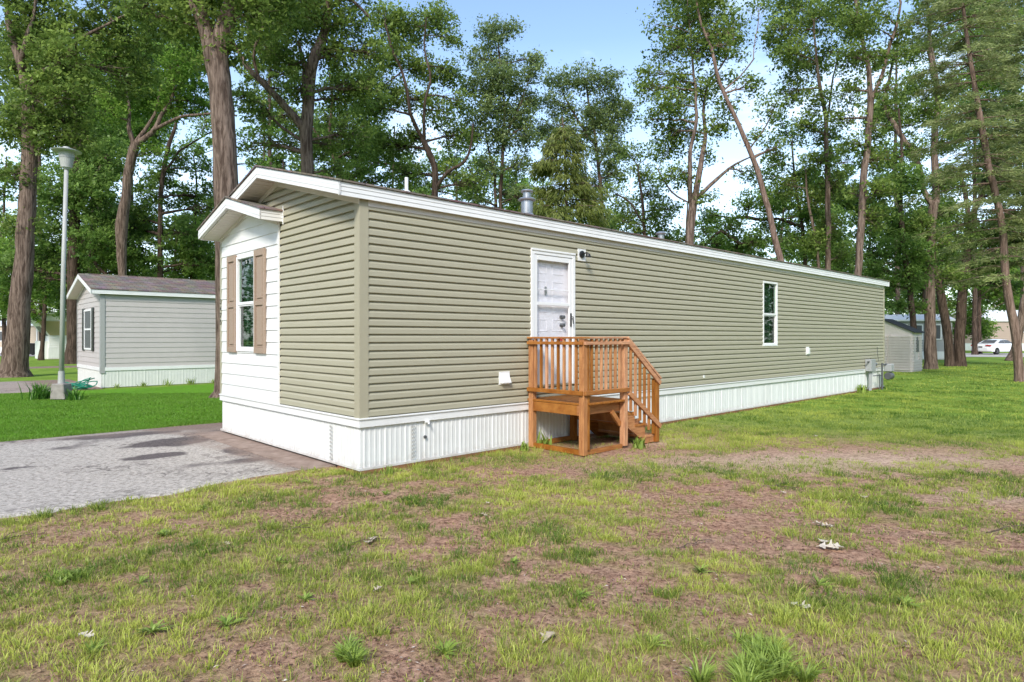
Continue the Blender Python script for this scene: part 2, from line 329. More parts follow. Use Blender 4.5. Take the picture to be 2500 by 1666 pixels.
def ground_material():
    m = bpy.data.materials.new('yard_soil_and_turf'); m.use_nodes = True; n = m.node_tree; b = n.nodes['Principled BSDF']; b.inputs['Roughness'].default_value = .95; b.inputs['Specular IOR Level'].default_value = .1
    ln = n.links.new; t = n.nodes.new('ShaderNodeTexCoord')
    def at_(nm): a = n.nodes.new('ShaderNodeAttribute'); a.attribute_name = nm; return a.outputs['Fac']
    def nz_(s, d=6, rr=.6): z = n.nodes.new('ShaderNodeTexNoise'); z.inputs['Scale'].default_value = s; z.inputs['Detail'].default_value = d; z.inputs['Roughness'].default_value = rr; ln(t.outputs['Object'], z.inputs['Vector']); return z.outputs['Fac']
    def ramp(f, a, ca, b_, cb):
        r = n.nodes.new('ShaderNodeValToRGB'); r.color_ramp.elements[0].position = a; r.color_ramp.elements[1].position = b_
        r.color_ramp.elements[0].color = (*ca, 1); r.color_ramp.elements[1].color = (*cb, 1); ln(f, r.inputs['Fac']); return r.outputs['Color']
    def mix(f, A, B):
        q = n.nodes.new('ShaderNodeMix'); q.data_type = 'RGBA'; ln(f, q.inputs['Factor']); ln(A, q.inputs['A']); ln(B, q.inputs['B']); return q.outputs['Result']
    fine = nz_(20, 9, .82); mid = nz_(3.5, 6)
    soil = ramp(fine, .37, (.085,.03,.018), .61, (.56,.31,.20))
    soil2 = ramp(fine, .35, (.26,.15,.095), .61, (.74,.55,.40))
    mids = n.nodes.new('ShaderNodeMath'); mids.operation = 'MULTIPLY_ADD'; mids.inputs[1].default_value = .9; mids.inputs[2].default_value = -.25; mids.use_clamp = True
    ln(mid, mids.inputs[0])
    s_mix = n.nodes.new('ShaderNodeMath'); s_mix.operation = 'MAXIMUM'; ln(at_('sand'), s_mix.inputs[0]); ln(mids.outputs[0], s_mix.inputs[1])
    base = mix(s_mix.outputs[0], soil, soil2)
    turf = ramp(fine, .36, (.10,.12,.025), .64, (.36,.36,.09))
    gm = n.nodes.new('ShaderNodeMath'); gm.operation = 'MULTIPLY'; gm.inputs[1].default_value = .42; ln(at_('grass'), gm.inputs[0])
    c = mix(gm.outputs[0], base, turf)
    lush = ramp(nz_(9, 6), .3, (.10,.23,.015), .7, (.15,.34,.025))
    c = mix(at_('lush'), c, lush)
    fg = ramp(nz_(1.2, 8), .3, (.10,.20,.022), .7, (.24,.36,.05))
    c = mix(at_('farturf'), c, fg)
    ln(c, b.inputs['Base Color'])
    bp = n.nodes.new('ShaderNodeBump'); bp.inputs['Strength'].default_value = .8; bp.inputs['Distance'].default_value = .02
    ln(nz_(70, 6, .7), bp.inputs['Height']); ln(bp.outputs['Normal'], b.inputs['Normal'])
    return m
dist = np.hypot(fx_, fy_)
g_o = npmesh('ground', np.stack([fx_, fy_, GZ], 1), Fq, ground_material(),
             attr={'grass': gr, 'sand': sand_, 'lush': lush_*(dist < 60)*(s_ < 17), 'farturf': np.clip(far_*.8+sstep(15, 22, dist), 0, 1)*(1-lush_*(s_ < 17))*.95}, smooth=True)
tag(g_o, kind='structure')
# ------------------------------------------------------------ driveways
def asphalt():
    m = bpy.data.materials.new('worn_asphalt'); m.use_nodes = True; n = m.node_tree; b = n.nodes['Principled BSDF']; b.inputs['Roughness'].default_value = .85; b.inputs['Specular IOR Level'].default_value = .25
    ln = n.links.new; t = n.nodes.new('ShaderNodeTexCoord')
    def nz_(s, d=6, rr=.6, dist=0): z = n.nodes.new('ShaderNodeTexNoise'); z.inputs['Scale'].default_value = s; z.inputs['Detail'].default_value = d; z.inputs['Roughness'].default_value = rr; z.inputs['Distortion'].default_value = dist; ln(t.outputs['Object'], z.inputs['Vector']); return z.outputs['Fac']
    def ramp(f, st):
        r = n.nodes.new('ShaderNodeValToRGB')
        while len(r.color_ramp.elements) < len(st): r.color_ramp.elements.new(.5)
        for e, (p, c) in zip(r.color_ramp.elements, st): e.position = p; e.color = (*c, 1) if hasattr(c, '__len__') else (c, c, c, 1)
        ln(f, r.inputs['Fac']); return r.outputs['Color']
    def mix(f, A, B):
        q = n.nodes.new('ShaderNodeMix'); q.data_type = 'RGBA'; ln(f, q.inputs['Factor']); ln(A, q.inputs['A']); ln(B, q.inputs['B']); return q.outputs['Result']
    agg = ramp(nz_(17, 9, .88), [(.38, (.10,.085,.072)), (.455, (.35,.31,.265)), (.60, (.66,.59,.52))])
    dark = ramp(nz_(24, 8, .8), [(.36, (.05,.042,.04)), (.64, (.20,.165,.155))])
    a = n.nodes.new('ShaderNodeAttribute'); a.attribute_name = 'stain'
    c = mix(ramp(a.outputs['Fac'], [(.44, 0), (.53, 1)]), agg, dark)
    brown = ramp(nz_(25, 5, .7), [(.3, (.17,.115,.09)), (.7, (.34,.25,.2))])
    a2 = n.nodes.new('ShaderNodeAttribute'); a2.attribute_name = 'mud'
    c = mix(a2.outputs['Fac'], c, brown)
    # cracks
    v = n.nodes.new('ShaderNodeTexVoronoi'); v.feature = 'DISTANCE_TO_EDGE'; v.inputs['Scale'].default_value = 2.2
    zz = n.nodes.new('ShaderNodeTexNoise'); zz.inputs['Scale'].default_value = 3; zz.inputs['Detail'].default_value = 5; ln(t.outputs['Object'], zz.inputs['Vector'])
    vm = n.nodes.new('ShaderNodeVectorMath'); vm.operation = 'ADD'; ln(t.outputs['Object'], vm.inputs[0]); ln(zz.outputs['Color'], vm.inputs[1]); ln(vm.outputs[0], v.inputs['Vector'])
    cm = n.nodes.new('ShaderNodeMath'); cm.operation = 'MULTIPLY'
    ln(ramp(v.outputs['Distance'], [(.0, 1), (.07, 0)]), cm.inputs[0]); ln(ramp(nz_(.8, 3), [(.48, 0), (.6, .75)]), cm.inputs[1])
    k = n.nodes.new('ShaderNodeRGB'); k.outputs[0].default_value = (.07,.055,.05,1)
    c = mix(cm.outputs[0], c, k.outputs[0])
    ln(c, b.inputs['Base Color'])
    bp = n.nodes.new('ShaderNodeBump'); bp.inputs['Strength'].default_value = .7; bp.inputs['Distance'].default_value = .01
    ln(nz_(80, 4, .8), bp.inputs['Height']); ln(bp.outputs['Normal'], b.inputs['Normal'])
    return m
M_asph = asphalt()
def strip(name, t0, t1, s0, s1, z=.0, jit=.06, step=.08, M=None, stains=True):
    T = np.linspace(t0, t1, int((t1-t0)/step)+2); Sg = np.linspace(0, 1, 60)
    TT, SS = np.meshgrid(T, Sg); lo = s0+(fbm(T*1.7, T*0+3, 4)-.5)*2*jit+(fbm(T*9, T*0+5, 3)-.5)*.10; hi = s1+(fbm(T*1.3, T*0+9, 4)-.5)*2*jit
    s = lo[None, :]*(1-SS)+hi[None, :]*SS
    X = C0.x+D1.x*TT+D2.x*s; Y = C0.y+D1.y*TT+D2.y*s; Z = np.where((SS < .001) | (SS > .999), -.035, z)+0*X
    n1, n2 = X.shape; I = np.arange(n1*n2).reshape(n1, n2)
    Fs = np.stack([I[:-1, :-1].ravel(), I[:-1, 1:].ravel(), I[1:, 1:].ravel(), I[1:, :-1].ravel()], 1)
    st = fbm(TT*.5+5, s*1.1+2, 4)*.55+fbm(TT*3, s*3, 3)*.25 - .08
    if stains:
        for (a, b_, ra, rb, w_) in ((-1.5, 3.0, .45, .22, .5), (-.9, 4.1, .7, .4, .38), (-3.0, 3.3, .3, .15, .3), (-1.6, 5.5, .9, .3, .25), (-.5, 2.6, .25, .5, .28)):
            st = st+w_*np.exp(-(((TT-a)/ra)**2+((s-b_)/rb)**2))*(.6+.8*fbm(TT*5, s*5, 3))
    mud = sstep(-.95, -.35, TT+(fbm(s*2.3, TT*2.3, 3)-.5)*.9)*.85+sstep(5.3, 6.0, s+(fbm(TT*2, s*2, 3)-.5)*.6)*.55
    o = npmesh(name, np.stack([X.ravel(), Y.ravel(), Z.ravel()], 1), Fs, M or M_asph, attr={'stain': st.ravel(), 'mud': np.clip(mud, 0, 1).ravel()})
    return tag(o, kind='structure')
strip('driveway', -16, .9, DRV0, DRV1, .0)
strip('neighbor_driveway', -14, .62, 17.3, 23.4, .002, stains=False)
strip('far_driveway', -4, 9, 35.2, 37.4, .004, stains=False)
# concrete footing strip along the front of the home
mb = MB()
for i in range(4):
    a = W(-.42, .62+i*1.05); b = W(0, .62+i*1.05+1.03)
    q = [W(-.42, .62+i*1.05, .006), W(.0, .62+i*1.05, .006), W(.0, 1.65+i*1.05, .006), W(-.42, 1.65+i*1.05, .006)]
    q2 = [p+Vector((0,0,-.05)) for p in q]
    mb.add([*q, *q2], [(0,1,2,3),(7,6,5,4),(0,4,5,1),(1,5,6,2),(2,6,7,3),(3,7,4,0)])
tag(mb.build('footing_path', mat('old_concrete', (.36,.27,.22), .9, .2, col2=(.22,.155,.12), nscale=5, bump=.3)), kind='structure')
# street and light drive on the right, far off
mb = MB(); 
def gq(m, pts, z): m.add([(p[0], p[1], z) for p in pts], [tuple(range(len(pts)))])
gq(mb, [(27, 55), (60, 50.5), (90, 60), (60, 66), (27, 64)], .006)
tag(mb.build('far_road', mat('pale_concrete', (.5,.47,.43), .9, noise=.15)), kind='structure')
mb = MB(); gq(mb, [(-80, 62), (-25, 52), (-20, 57), (-75, 72)], .006)
tag(mb.build('far_street', mat('grey_road', (.33,.30,.29), .9, noise=.15)), kind='structure')

# ------------------------------------------------------------ grass blades
def blades(name, X, Y, h, wd, mtl, tint, lean=.5, parent=None, two=True, la=None):
    n = len(X); Z = ground_z(X, Y)
    a = rng.random(n)*2*np.pi; la = rng.random(n)*2*np.pi if la is None else la; lh = h*lean*(.3+rng.random(n))
    bx, by = np.cos(a)*wd/2, np.sin(a)*wd/2; tx, ty = np.cos(la)*lh, np.sin(la)*lh
    P = np.zeros((n, 5 if two else 3, 3))
    P[:, 0] = np.stack([X-bx, Y-by, Z-.005], 1); P[:, 1] = np.stack([X+bx, Y+by, Z-.005], 1)
    if two:
        P[:, 2] = np.stack([X+bx*.7+tx*.35, Y+by*.7+ty*.35, Z+h*.6], 1); P[:, 3] = np.stack([X-bx*.7+tx*.35, Y-by*.7+ty*.35, Z+h*.6], 1)
        P[:, 4] = np.stack([X+tx, Y+ty, Z+h*(1-.25*rng.random(n))], 1)
        b = np.arange(n)[:, None]*5; Fs = np.concatenate([b+np.array([[0,1,2]]), b+np.array([[0,2,3]]), b+np.array([[3,2,4]])])
    else:
        P[:, 2] = np.stack([X+tx, Y+ty, Z+h], 1); Fs = np.arange(n)[:, None]*3+np.array([[0,1,2]])
    v = np.repeat(tint, P.shape[1]).reshape(n, -1); v[:, :2] *= .6; v = v.ravel()  # blade bases tinted darker: occlusion shade put into the colour
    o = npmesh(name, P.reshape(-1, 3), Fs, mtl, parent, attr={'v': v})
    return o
def yard_grass():
    out_ = []
    for (y0, y1, td, k, hh, ww, sp, two) in ((2.6, 5, 330, 17, .062, .0042, .030, True), (5, 8, 250, 15, .062, .0055, .034, True), (8, 12, 160, 13, .062, .008, .04, False), (12, 20, 75, 10, .062, .014, .06, False), (20, 42, 17, 9, .06, .034, .12, False)):
        n = int(td*(y1-y0)*1.7*y1); X = rng.uniform(-.85*y1, .85*y1, n); Y = rng.uniform(y0, y1, n)
        q = np.abs(X) < .84*Y+.2; X, Y = X[q], Y[q]
        g, sd_, lush, far, t, s = regions(X, Y)
        fine = .5*fbm(X*3.2+40, Y*3.2+7, 3)+.5*fbm(X*8.5+4, Y*8.5+70, 2)
        p = np.clip(g*1.3*sstep(.37, .58, fine+.14*g+.2*far)+.07, 0, 1)
        ok = (s < DRV0-.02+.14*(fbm(t*3, t*0, 2)-.5)) & ~((s > -.02) & (t > -.05) & (t < 19.5))
        ok |= (t > 20) & (s < 16)
        ok &= ~((t > A0_) & (t < A1_) & (s > -1.15) & (s < 0) & (rng.random(len(X)) < .75))
        q = ok & (rng.random(len(X)) < p); X, Y, g, far, t, s = X[q], Y[q], g[q], far[q], t[q], s[q]
        hn = fbm(X*1.8+7, Y*1.8, 3); big = rng.random(len(X))
        h = hh*(.35+1.15*hn)*(.6+.5*g)*(.55+.75*big**2)*(1-.25*far)
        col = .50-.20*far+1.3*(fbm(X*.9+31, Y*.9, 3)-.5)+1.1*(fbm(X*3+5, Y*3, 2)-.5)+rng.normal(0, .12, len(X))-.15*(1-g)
        K = np.maximum(3, (k*(.5+big)).astype(int)); rep = np.repeat(np.arange(len(X)), K); m = len(rep)
        o = rng.normal(0, sp, (m, 2))*(.6+.6*big[rep])[:, None]; bx, by = X[rep]+o[:, 0], Y[rep]+o[:, 1]
        la = np.arctan2(o[:, 1], o[:, 0])+rng.normal(0, .7, m); hb = h[rep]*(.5+.7*rng.random(m))
        c = np.clip(col[rep]+rng.normal(0, .1, m), 0, .88); dry = rng.random(m) < .06+.12*(1-g[rep])*(1-far[rep]); c = np.where(dry, .96, c)
        brd = (rng.random(len(X)) < .06)[rep] & (y0 < 7); wv = np.full(m, ww)*(.6+.7*rng.random(m))*np.where(brd, 2.8, 1); c = np.where(brd, .35+.2*rng.random(m), c); hb = np.where(brd, hb*.8, hb)
        q2 = ~brd | (rng.random(m) < .55); bx, by, hb, wv, c, la = bx[q2], by[q2], hb[q2], wv[q2], c[q2], la[q2]
        out_.append((bx, by, hb, wv, c, la, two))
    for two, nm, lb in ((True, 'near_grass', 'coarse yellow green grass tufts on reddish soil in the foreground yard'), (False, 'yard_grass', 'patchy green grass growing beyond the foreground, up to the olive home and trees')):
        q = [x for x in out_ if x[6] == two]; bx, by, hb, wb, c, la = [np.concatenate([x[i] for x in q]) for i in range(6)]
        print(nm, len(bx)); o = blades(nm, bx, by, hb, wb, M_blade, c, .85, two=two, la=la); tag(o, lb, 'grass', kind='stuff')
A0_, A1_ = 2.85, 4.5
yard_grass()
def lawn_grass():
    Xs, Ys, hs, ws = [], [], [], []
    for (y0, y1, dens, hh, ww) in ((9, 13, 2200, .035, .010), (13, 19, 1100, .04, .016)):
        n = int(dens*(y1-y0)*(y1*.85)); X = rng.uniform(-.83*y1, 0, n); Y = rng.uniform(y0, y1, n)
        t = (X-C0.x)*D1.x+(Y-C0.y)*D1.y; s = (X-C0.x)*D2.x+(Y-C0.y)*D2.y
        k = (s > DRV1-.1+.25*(fbm(t*2.5, t*0+4, 3)-.5)) & (s < 17.2) & (np.abs(X) < .84*Y); X, Y, t, s = X[k], Y[k], t[k], s[k]
        edge = np.exp(-((s-DRV1)/.3)**2)
        Xs.append(X); Ys.append(Y); hs.append(hh*(.6+.5*rng.random(len(X)))*(1+edge*.6)); ws.append(np.full(len(X), ww))
    X, Y, h, w_ = [np.concatenate(q) for q in (Xs, Ys, hs, ws)]
    v = np.clip(.45+.6*(fbm(X*.5, Y*1.2, 3)-.5)+rng.normal(0, .1, len(X)), 0, 1)
    print('lawn blades', len(X))
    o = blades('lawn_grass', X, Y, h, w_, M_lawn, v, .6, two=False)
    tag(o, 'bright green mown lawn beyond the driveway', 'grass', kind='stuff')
lawn_grass()

# ------------------------------------------------------------ siding helper
def siding(mb, fn, z0, z1, lo, hi, z_ref, ex, prof, breaks=()):
    """prof: list of (frac, out) from course bottom (frac 0) to top (frac 1)."""
    lo_ = lo if callable(lo) else (lambda z: lo); hi_ = hi if callable(hi) else (lambda z: hi)
    k0 = math.floor((z0-z_ref)/ex)-1; k = k0
    while z_ref+k*ex < z1:
        zb = z_ref+k*ex; pts = [(zb+f*ex, o) for f, o in prof]+[(zb+ex, prof[0][1])]
        for (a, oa), (b, ob) in zip(pts, pts[1:]):
            if b <= z0+1e-6 or a >= z1-1e-6:
                continue
            aa, bb = max(a, z0), min(b, z1)
            if b-a > 1e-6:
                o1 = oa+(ob-oa)*(aa-a)/(b-a); o2 = oa+(ob-oa)*(bb-a)/(b-a)
            else: o1, o2 = oa, ob
            cuts = [aa]+[c for c in breaks if aa < c < bb]+[bb]
            for c0, c1 in zip(cuts, cuts[1:]):
                f0 = (c0-aa)/(bb-aa) if bb > aa else 0; f1 = (c1-aa)/(bb-aa) if bb > aa else 1
                q0, q1 = o1+(o2-o1)*f0, o1+(o2-o1)*f1
                if hi_(c0) <= lo_(c0)+.001: continue
                l1 = min(lo_(c1), hi_(c1)); 
                mb.add([fn(lo_(c0), q0, c0), fn(hi_(c0), q0, c0), fn(max(hi_(c1), l1), q1, c1), fn(l1, q1, c1)], [(0,1,2,3)])
        k += 1
DUTCH = [(0, .026), (.05, .028), (.58, .025), (.84, .003), (.9, .0), (1.0, -.005)]
LAP = [(0, .016), (1.0, .002)]
# ============================================================ MAIN HOME (local x = along the long side, y = across, at C0)
HL, HW = 19.4, 4.69
home = thing('mobile_home', 'long olive green mobile home with white skirting and white gabled window front', 'mobile home', C0, ANG)
EX = .1017; ZR = .685
SLOPE = .26
def roofz(s): return 3.50+SLOPE*((s+.08) if s < HW/2 else (HW+.08-s))
def smallz(s): return 3.50+.267*((s-2.17) if s < 3.48 else (4.79-s))
fl = lambda u, o, z: (u, -o, z)            # long wall facing camera (y = -out)
fe = lambda u, o, z: (-o, u, z)            # front end wall (x = -out)
fb = lambda u, o, z: (u, HW+o, z)
ff = lambda u, o, z: (HL+o, u, z)
ztop = 3.36
D_T0, D_T1, D_Z0, D_Z1 = 2.918, 3.935, .90, 3.01
W_T0, W_T1, W_Z0, W_Z1 = 10.68, 11.45, 1.445, 2.99
mb = MB()
siding(mb, fl, .66, ztop, .06, D_T0+.02, ZR, EX, DUTCH)
siding(mb, fl, .66, D_Z0+.02, D_T0+.02, D_T1-.02, ZR, EX, DUTCH); siding(mb, fl, D_Z1-.02, ztop, D_T0+.02, D_T1-.02, ZR, EX, DUTCH)
siding(mb, fl, .66, ztop, D_T1-.02, W_T0+.02, ZR, EX, DUTCH)
siding(mb, fl, .66, W_Z0+.02, W_T0+.02, W_T1-.02, ZR, EX, DUTCH); siding(mb, fl, W_Z1-.02, ztop, W_T0+.02, W_T1-.02, ZR, EX, DUTCH)
siding(mb, fl, .66, ztop, W_T1-.02, HL-.05, ZR, EX, DUTCH)
long_wall = mb.build('siding_wall', M_olive, home)
mb = MB(); siding(mb, fb, .66, ztop, .06, HL-.05, ZR, EX, DUTCH); mb.build('siding_wall', M_olive, home)
mb = MB()
for k in range(26):
    z = ZR+k*EX
    for x in [((k*2.37) % 3.66)+.3+3.66*j for j in range(6)]:
        if x > HL-.3 or (D_T0-.1 < x < D_T1+.1 and D_Z0-.1 < z < D_Z1) or (W_T0-.1 < x < W_T1+.1 and W_Z0-.1 < z < W_Z1): continue
        mb.box(x, x+.005, -.0272, -.02, z+.004, z+.06)
sm_ = mb.build('siding_seam', M_olive2, home); sm_['kind'] = 'stuff'
mb = MB()
siding(mb, fe, .66, 3.345, .06, 2.27, ZR, EX, DUTCH)
inv = lambda z: (z+.12-3.50)/SLOPE-.08
siding(mb, fe, 3.345, 4.03, lambda z: max(.06, inv(z)), lambda z: min(HW-.05, HW-inv(z)), ZR, EX, DUTCH, breaks=(3.6,))
mb.build('siding_wall', M_olive, home); mb = MB()
siding(mb, ff, .66, 4.03, lambda z: max(.06, inv(z)), lambda z: min(HW-.05, HW-inv(z)), ZR, EX, DUTCH)
mb.build('siding_wall', M_olive, home)
# white lap panel with window
F_S0, F_S1, F_Z0, F_Z1 = 3.13, 3.90, 1.43, 2.985
mb = MB(); WO = .026
fw = lambda u, o, z: (-o-WO, u, z)
EW = .182; ZW = .859
for (a, b, z0, z1) in ((2.30, F_S0+.02, .67, 3.38), (F_S0+.02, F_S1-.02, .67, F_Z0+.02), (F_S0+.02, F_S1-.02, F_Z1-.02, 3.38), (F_S1-.02, 4.62, .67, 3.38)):
    siding(mb, fw, z0, z1, a, b, ZW, EW, LAP)
inv2 = lambda z: (z+.10-3.50)/.267+2.17
siding(mb, fw, 3.38, 3.78, lambda z: max(2.3, inv2(z)), lambda z: min(4.62, 6.96-inv2(z)), ZW, EW, LAP, breaks=(3.6,))
mb.box(-WO-.018, -WO+.004, 2.262, 2.30, .665, 3.42)
wp = mb.build('white_lap_wall', M_white, home)
# backing shell
mb = MB(); mb.box(.012, .02, .02, 2.3, .62, 3.34)
for (a, b, c, d) in ((.02, D_T0, .62, 3.34), (D_T1, W_T0, .62, 3.34), (W_T1, HL-.02, .62, 3.34)): mb.box(a, b, .008, .05, c, d)
for (a, b, z0, z1) in ((2.3, F_S0, .62, 3.4), (F_S1, HW-.02, .62, 3.4)): mb.box(.008, .05, a, b, z0, z1)
mb.box(.008, .05, F_S0, F_S1, .62, F_Z0); mb.box(.008, .05, F_S0, F_S1, F_Z1, 3.4)
mb.box(D_T0, D_T1, .008, .05, .62, D_Z0); mb.box(D_T0, D_T1, .008, .05, D_Z1, 3.34); mb.box(W_T0, W_T1, .008, .05, .62, W_Z0); mb.box(W_T0, W_T1, .008, .05, W_Z1, 3.34)
mb.box(.3, HL-.3, .9, .92, .4, 3.3); mb.box(.9, .92, .95, HW-.1, .4, 3.3)       # inner partitions: dark rooms
mb.build('inner_wall', M_dark, home)
# corner posts
for (pts, nm) in (([(-.03, -.03), (.095, -.03), (.095, -.008), (-.008, -.008), (-.008, .095), (-.03, .095)], 0),
                  ([(-.032, HW-.075), (-.012, HW-.075), (-.012, HW+.008), (.09, HW+.008), (.09, HW+.03), (-.032, HW+.03)], 1),
                  ([(HL-.06, -.03), (HL+.03, -.03), (HL+.03, .09), (HL+.008, .09), (HL+.008, -.008), (HL-.06, -.008)], 2)):
    m_ = MB(); m_.prism(pts, 'z', .64, 3.35); m_.build('corner_post', M_olive2, home)
# frieze under eaves
mb = MB(); mb.box(.09, HL-.05, -.034, -.02, 3.27, 3.345); mb.build('frieze_trim', M_soffit, home)
# skirting
mb = MB()
def skirt(m, f, a, b, z0, z1, per=.075, out=.0055):
    u = a; n = int((b-a)/per); pts = []
    for i in range(n):
        u0 = a+i*(b-a)/n; p = (b-a)/n
        h_ = out*(1.6 if i % 4 == 0 else .75)
        pts += [(u0, 0), (u0+p*.52, 0), (u0+p*.64, h_), (u0+p*.88, h_)]
    pts.append((b, 0))
    vs = []; 
    for (u, o) in pts: vs += [f(u, o, z0), f(u, o, z1)]
    m.add(vs, [(2*i, 2*i+2, 2*i+3, 2*i+1) for i in range(len(pts)-1)])
for _f, _n in ((fl, HL), (fe, HW), (ff, HW), (fb, HL)):
    mb = MB(); skirt(mb, _f, 0, _n, .035, .6); mb.build('skirting', M_white2, home)

mb = MB(); mb.prism([(-.028,-.028),(HL+.02,-.028),(HL+.02,-.01),(-.01,-.01),(-.01,HW+.02),(-.028,HW+.02)], 'z', .032, .062)
mb.build('skirting_track', M_white2, home)
mb = MB(); mb.prism([(-.036,-.036),(HL+.03,-.036),(HL+.03,-.012),(-.012,-.012),(-.012,HW+.03),(-.036,HW+.03)], 'z', .56, .672)
mb.box(-.05, HL+.02, -.052, -.03, .655, .668); mb.box(-.052, -.03, -.03, HW+.03, .655, .668)
mb.build('skirting_cap', M_white, home)
mb = MB(); mb.prism([(-.012, .55), (-.012, -.026), (HL, -.026), (HL, .03), (.03, .03), (.03, .55)], 'z', -.06, .03); mb.build('sill_plank', M_sill, home)
for a in (.72,):   # perforated vent strips in skirting
    mv = MB(); 
    for i in range(9):
        for j in range(2): mv.box(a+.01+j*.028, a+.028+j*.028, -.031, -.027, .09+i*.05, .115+i*.05)
    mv.build('skirting_vent', M_pole, home)
mv = MB()
for i in range(9):
    for j in range(2): mv.box(-.031, -.027, .68+j*.028, .70+j*.028, .09+i*.05, .115+i*.05)
mv.build('skirting_vent', M_pole, home)
# roof
mb = MB(); X0, X1 = -.335, HL+.30
def slab(m, prof, x0, x1, up, dn): m.prism([(s, z+up) for s, z in prof]+[(s, z+dn) for s, z in reversed(prof)], 'x', x0, x1)
prof = [(-.11, 3.50), (HW/2, roofz(HW/2)+.008), (HW+.11, 3.50)]
slab(mb, prof, X0-.02, X1+.02, .022, .0)
roof = mb.build('roof', M_shing, home)
mb = MB(); prof2 = [(-.055, 3.345), (HW/2, roofz(HW/2)-.155), (HW+.055, 3.345)]
n = 22
for i in range(n):      # soffit: underside with shallow ribs
    a0 = X0+.02; 
m_ = MB(); slab(m_, prof2, HL, X1-.02, .012, 0); m_.build('soffit', M_soffit, home); slab(mb, prof2, X0+.022, .0, .012, .0)
for i in range(1, 24):
    for sg in (0, 1):
        s0 = -.04+i*.1 if sg == 0 else HW+.04-i*.1
        if (sg == 0 and s0 > HW/2-.05) or (sg == 1 and s0 < HW/2+.05): continue
        z_ = roofz(s0)-.155; mb.box(X0+.024, -.03, s0-.008, s0+.008, z_-.006, z_+.002)
mb.build('soffit', M_soffit, home)
def fascia_side(m, x0, x1, y, sgn, z0, z1):
    n = 3; h = (z1-z0)/n
    for i in range(n):
        m.prism([(y, z0+i*h+.002), (y+sgn*(.016), z0+i*h+.002), (y+sgn*.010, z0+(i+1)*h), (y, z0+(i+1)*h)], 'x', x0, x1)
    m.box(x0, x1, y-sgn*.004, y+sgn*.004, z0, z1)
mb = MB(); fascia_side(mb, X0, X1, HW+.075, 1, 3.335, 3.497); mb.build('eave_fascia', M_white, home); mb = MB(); fascia_side(mb, X0, X1, -.075, -1, 3.335, 3.497)
mb.build('eave_fascia', M_white, home)
def rake(m, pts, x0, x1, h=.155, n=3):
    for i in range(n):
        a = -h+i*h/n; b = -h+(i+1)*h/n-.003
        m.prism([(s, z+b) for s, z in pts]+[(s, z+a) for s, z in reversed(pts)], 'x', x0-(.004 if i % 2 else 0), x1)
    m.prism([(s, z-.001) for s, z in pts]+[(s, z-h+.001) for s, z in reversed(pts)], 'x', x0+.006, x1-.002)
pk = (HW/2, roofz(HW/2))
mb = MB(); rake(mb, [(-.095, 3.497), pk], X0, X0+.022); rake(mb, [pk, (3.5, roofz(3.5))], X0, X0+.022); mb.build('rake_fascia', M_white, home); mb = MB()
rake(mb, [(-.095, 3.497), pk], X1, X1-.022); rake(mb, [pk, (HW+.09, 3.5)], X1, X1-.022)
mb.build('rake_fascia', M_white, home)
mb = MB()
for pts in ([(-.03, roofz(-.03)), pk], [pk, (HW, roofz(HW))]):
    mb.prism([(s, z-.15) for s, z in pts]+[(s, z-.235) for s, z in reversed(pts)], 'x', -.036, -.018)
mb.build('frieze_trim', M_soffit, home)
# small gable over the white front
XS = -.365
mb = MB(); sp = (3.48, smallz(3.48))
slab(mb, [(2.145, 3.49), (3.48, sp[1]+.004), (4.82, 3.49)], XS-.02, .0, .03, .008); mb.build('porch_roof', M_shing, home)
mb = MB(); rake(mb, [(2.165, 3.5), sp], XS, XS+.022, .15); rake(mb, [sp, (4.795, 3.5)], XS, XS+.022, .15)
fascia_side(mb, XS+.022, -.02, 2.18, -1, 3.35, 3.497); fascia_side(mb, XS+.022, 0, 4.78, 1, 3.35, 3.497)
mb.box(-.03, -.017, 2.14, 2.165, 3.31, 3.58)
mb.build('porch_fascia', M_white, home)
mb = MB(); slab(mb, [(2.19, 3.35), (3.48, sp[1]-.148), (4.77, 3.35)], XS+.024, -.03, .01, 0)
for i in range(1, 26):
    s0 = 2.19+i*.1
    if s0 < 4.75: z_ = smallz(s0)-.150; mb.box(XS+.026, -.05, s0-.004, s0+.004, z_-.003, z_+.003)
mb.build('porch_soffit', M_white, home)
mb = MB()
for pts in ([(2.28, smallz(2.28)), sp], [sp, (4.66, smallz(4.66))]):
    mb.prism([(s, z-.148) for s, z in pts]+[(s, z-.215) for s, z in reversed(pts)], 'x', -.062, -.040)
mb.build('frieze_trim', M_soffit, home)
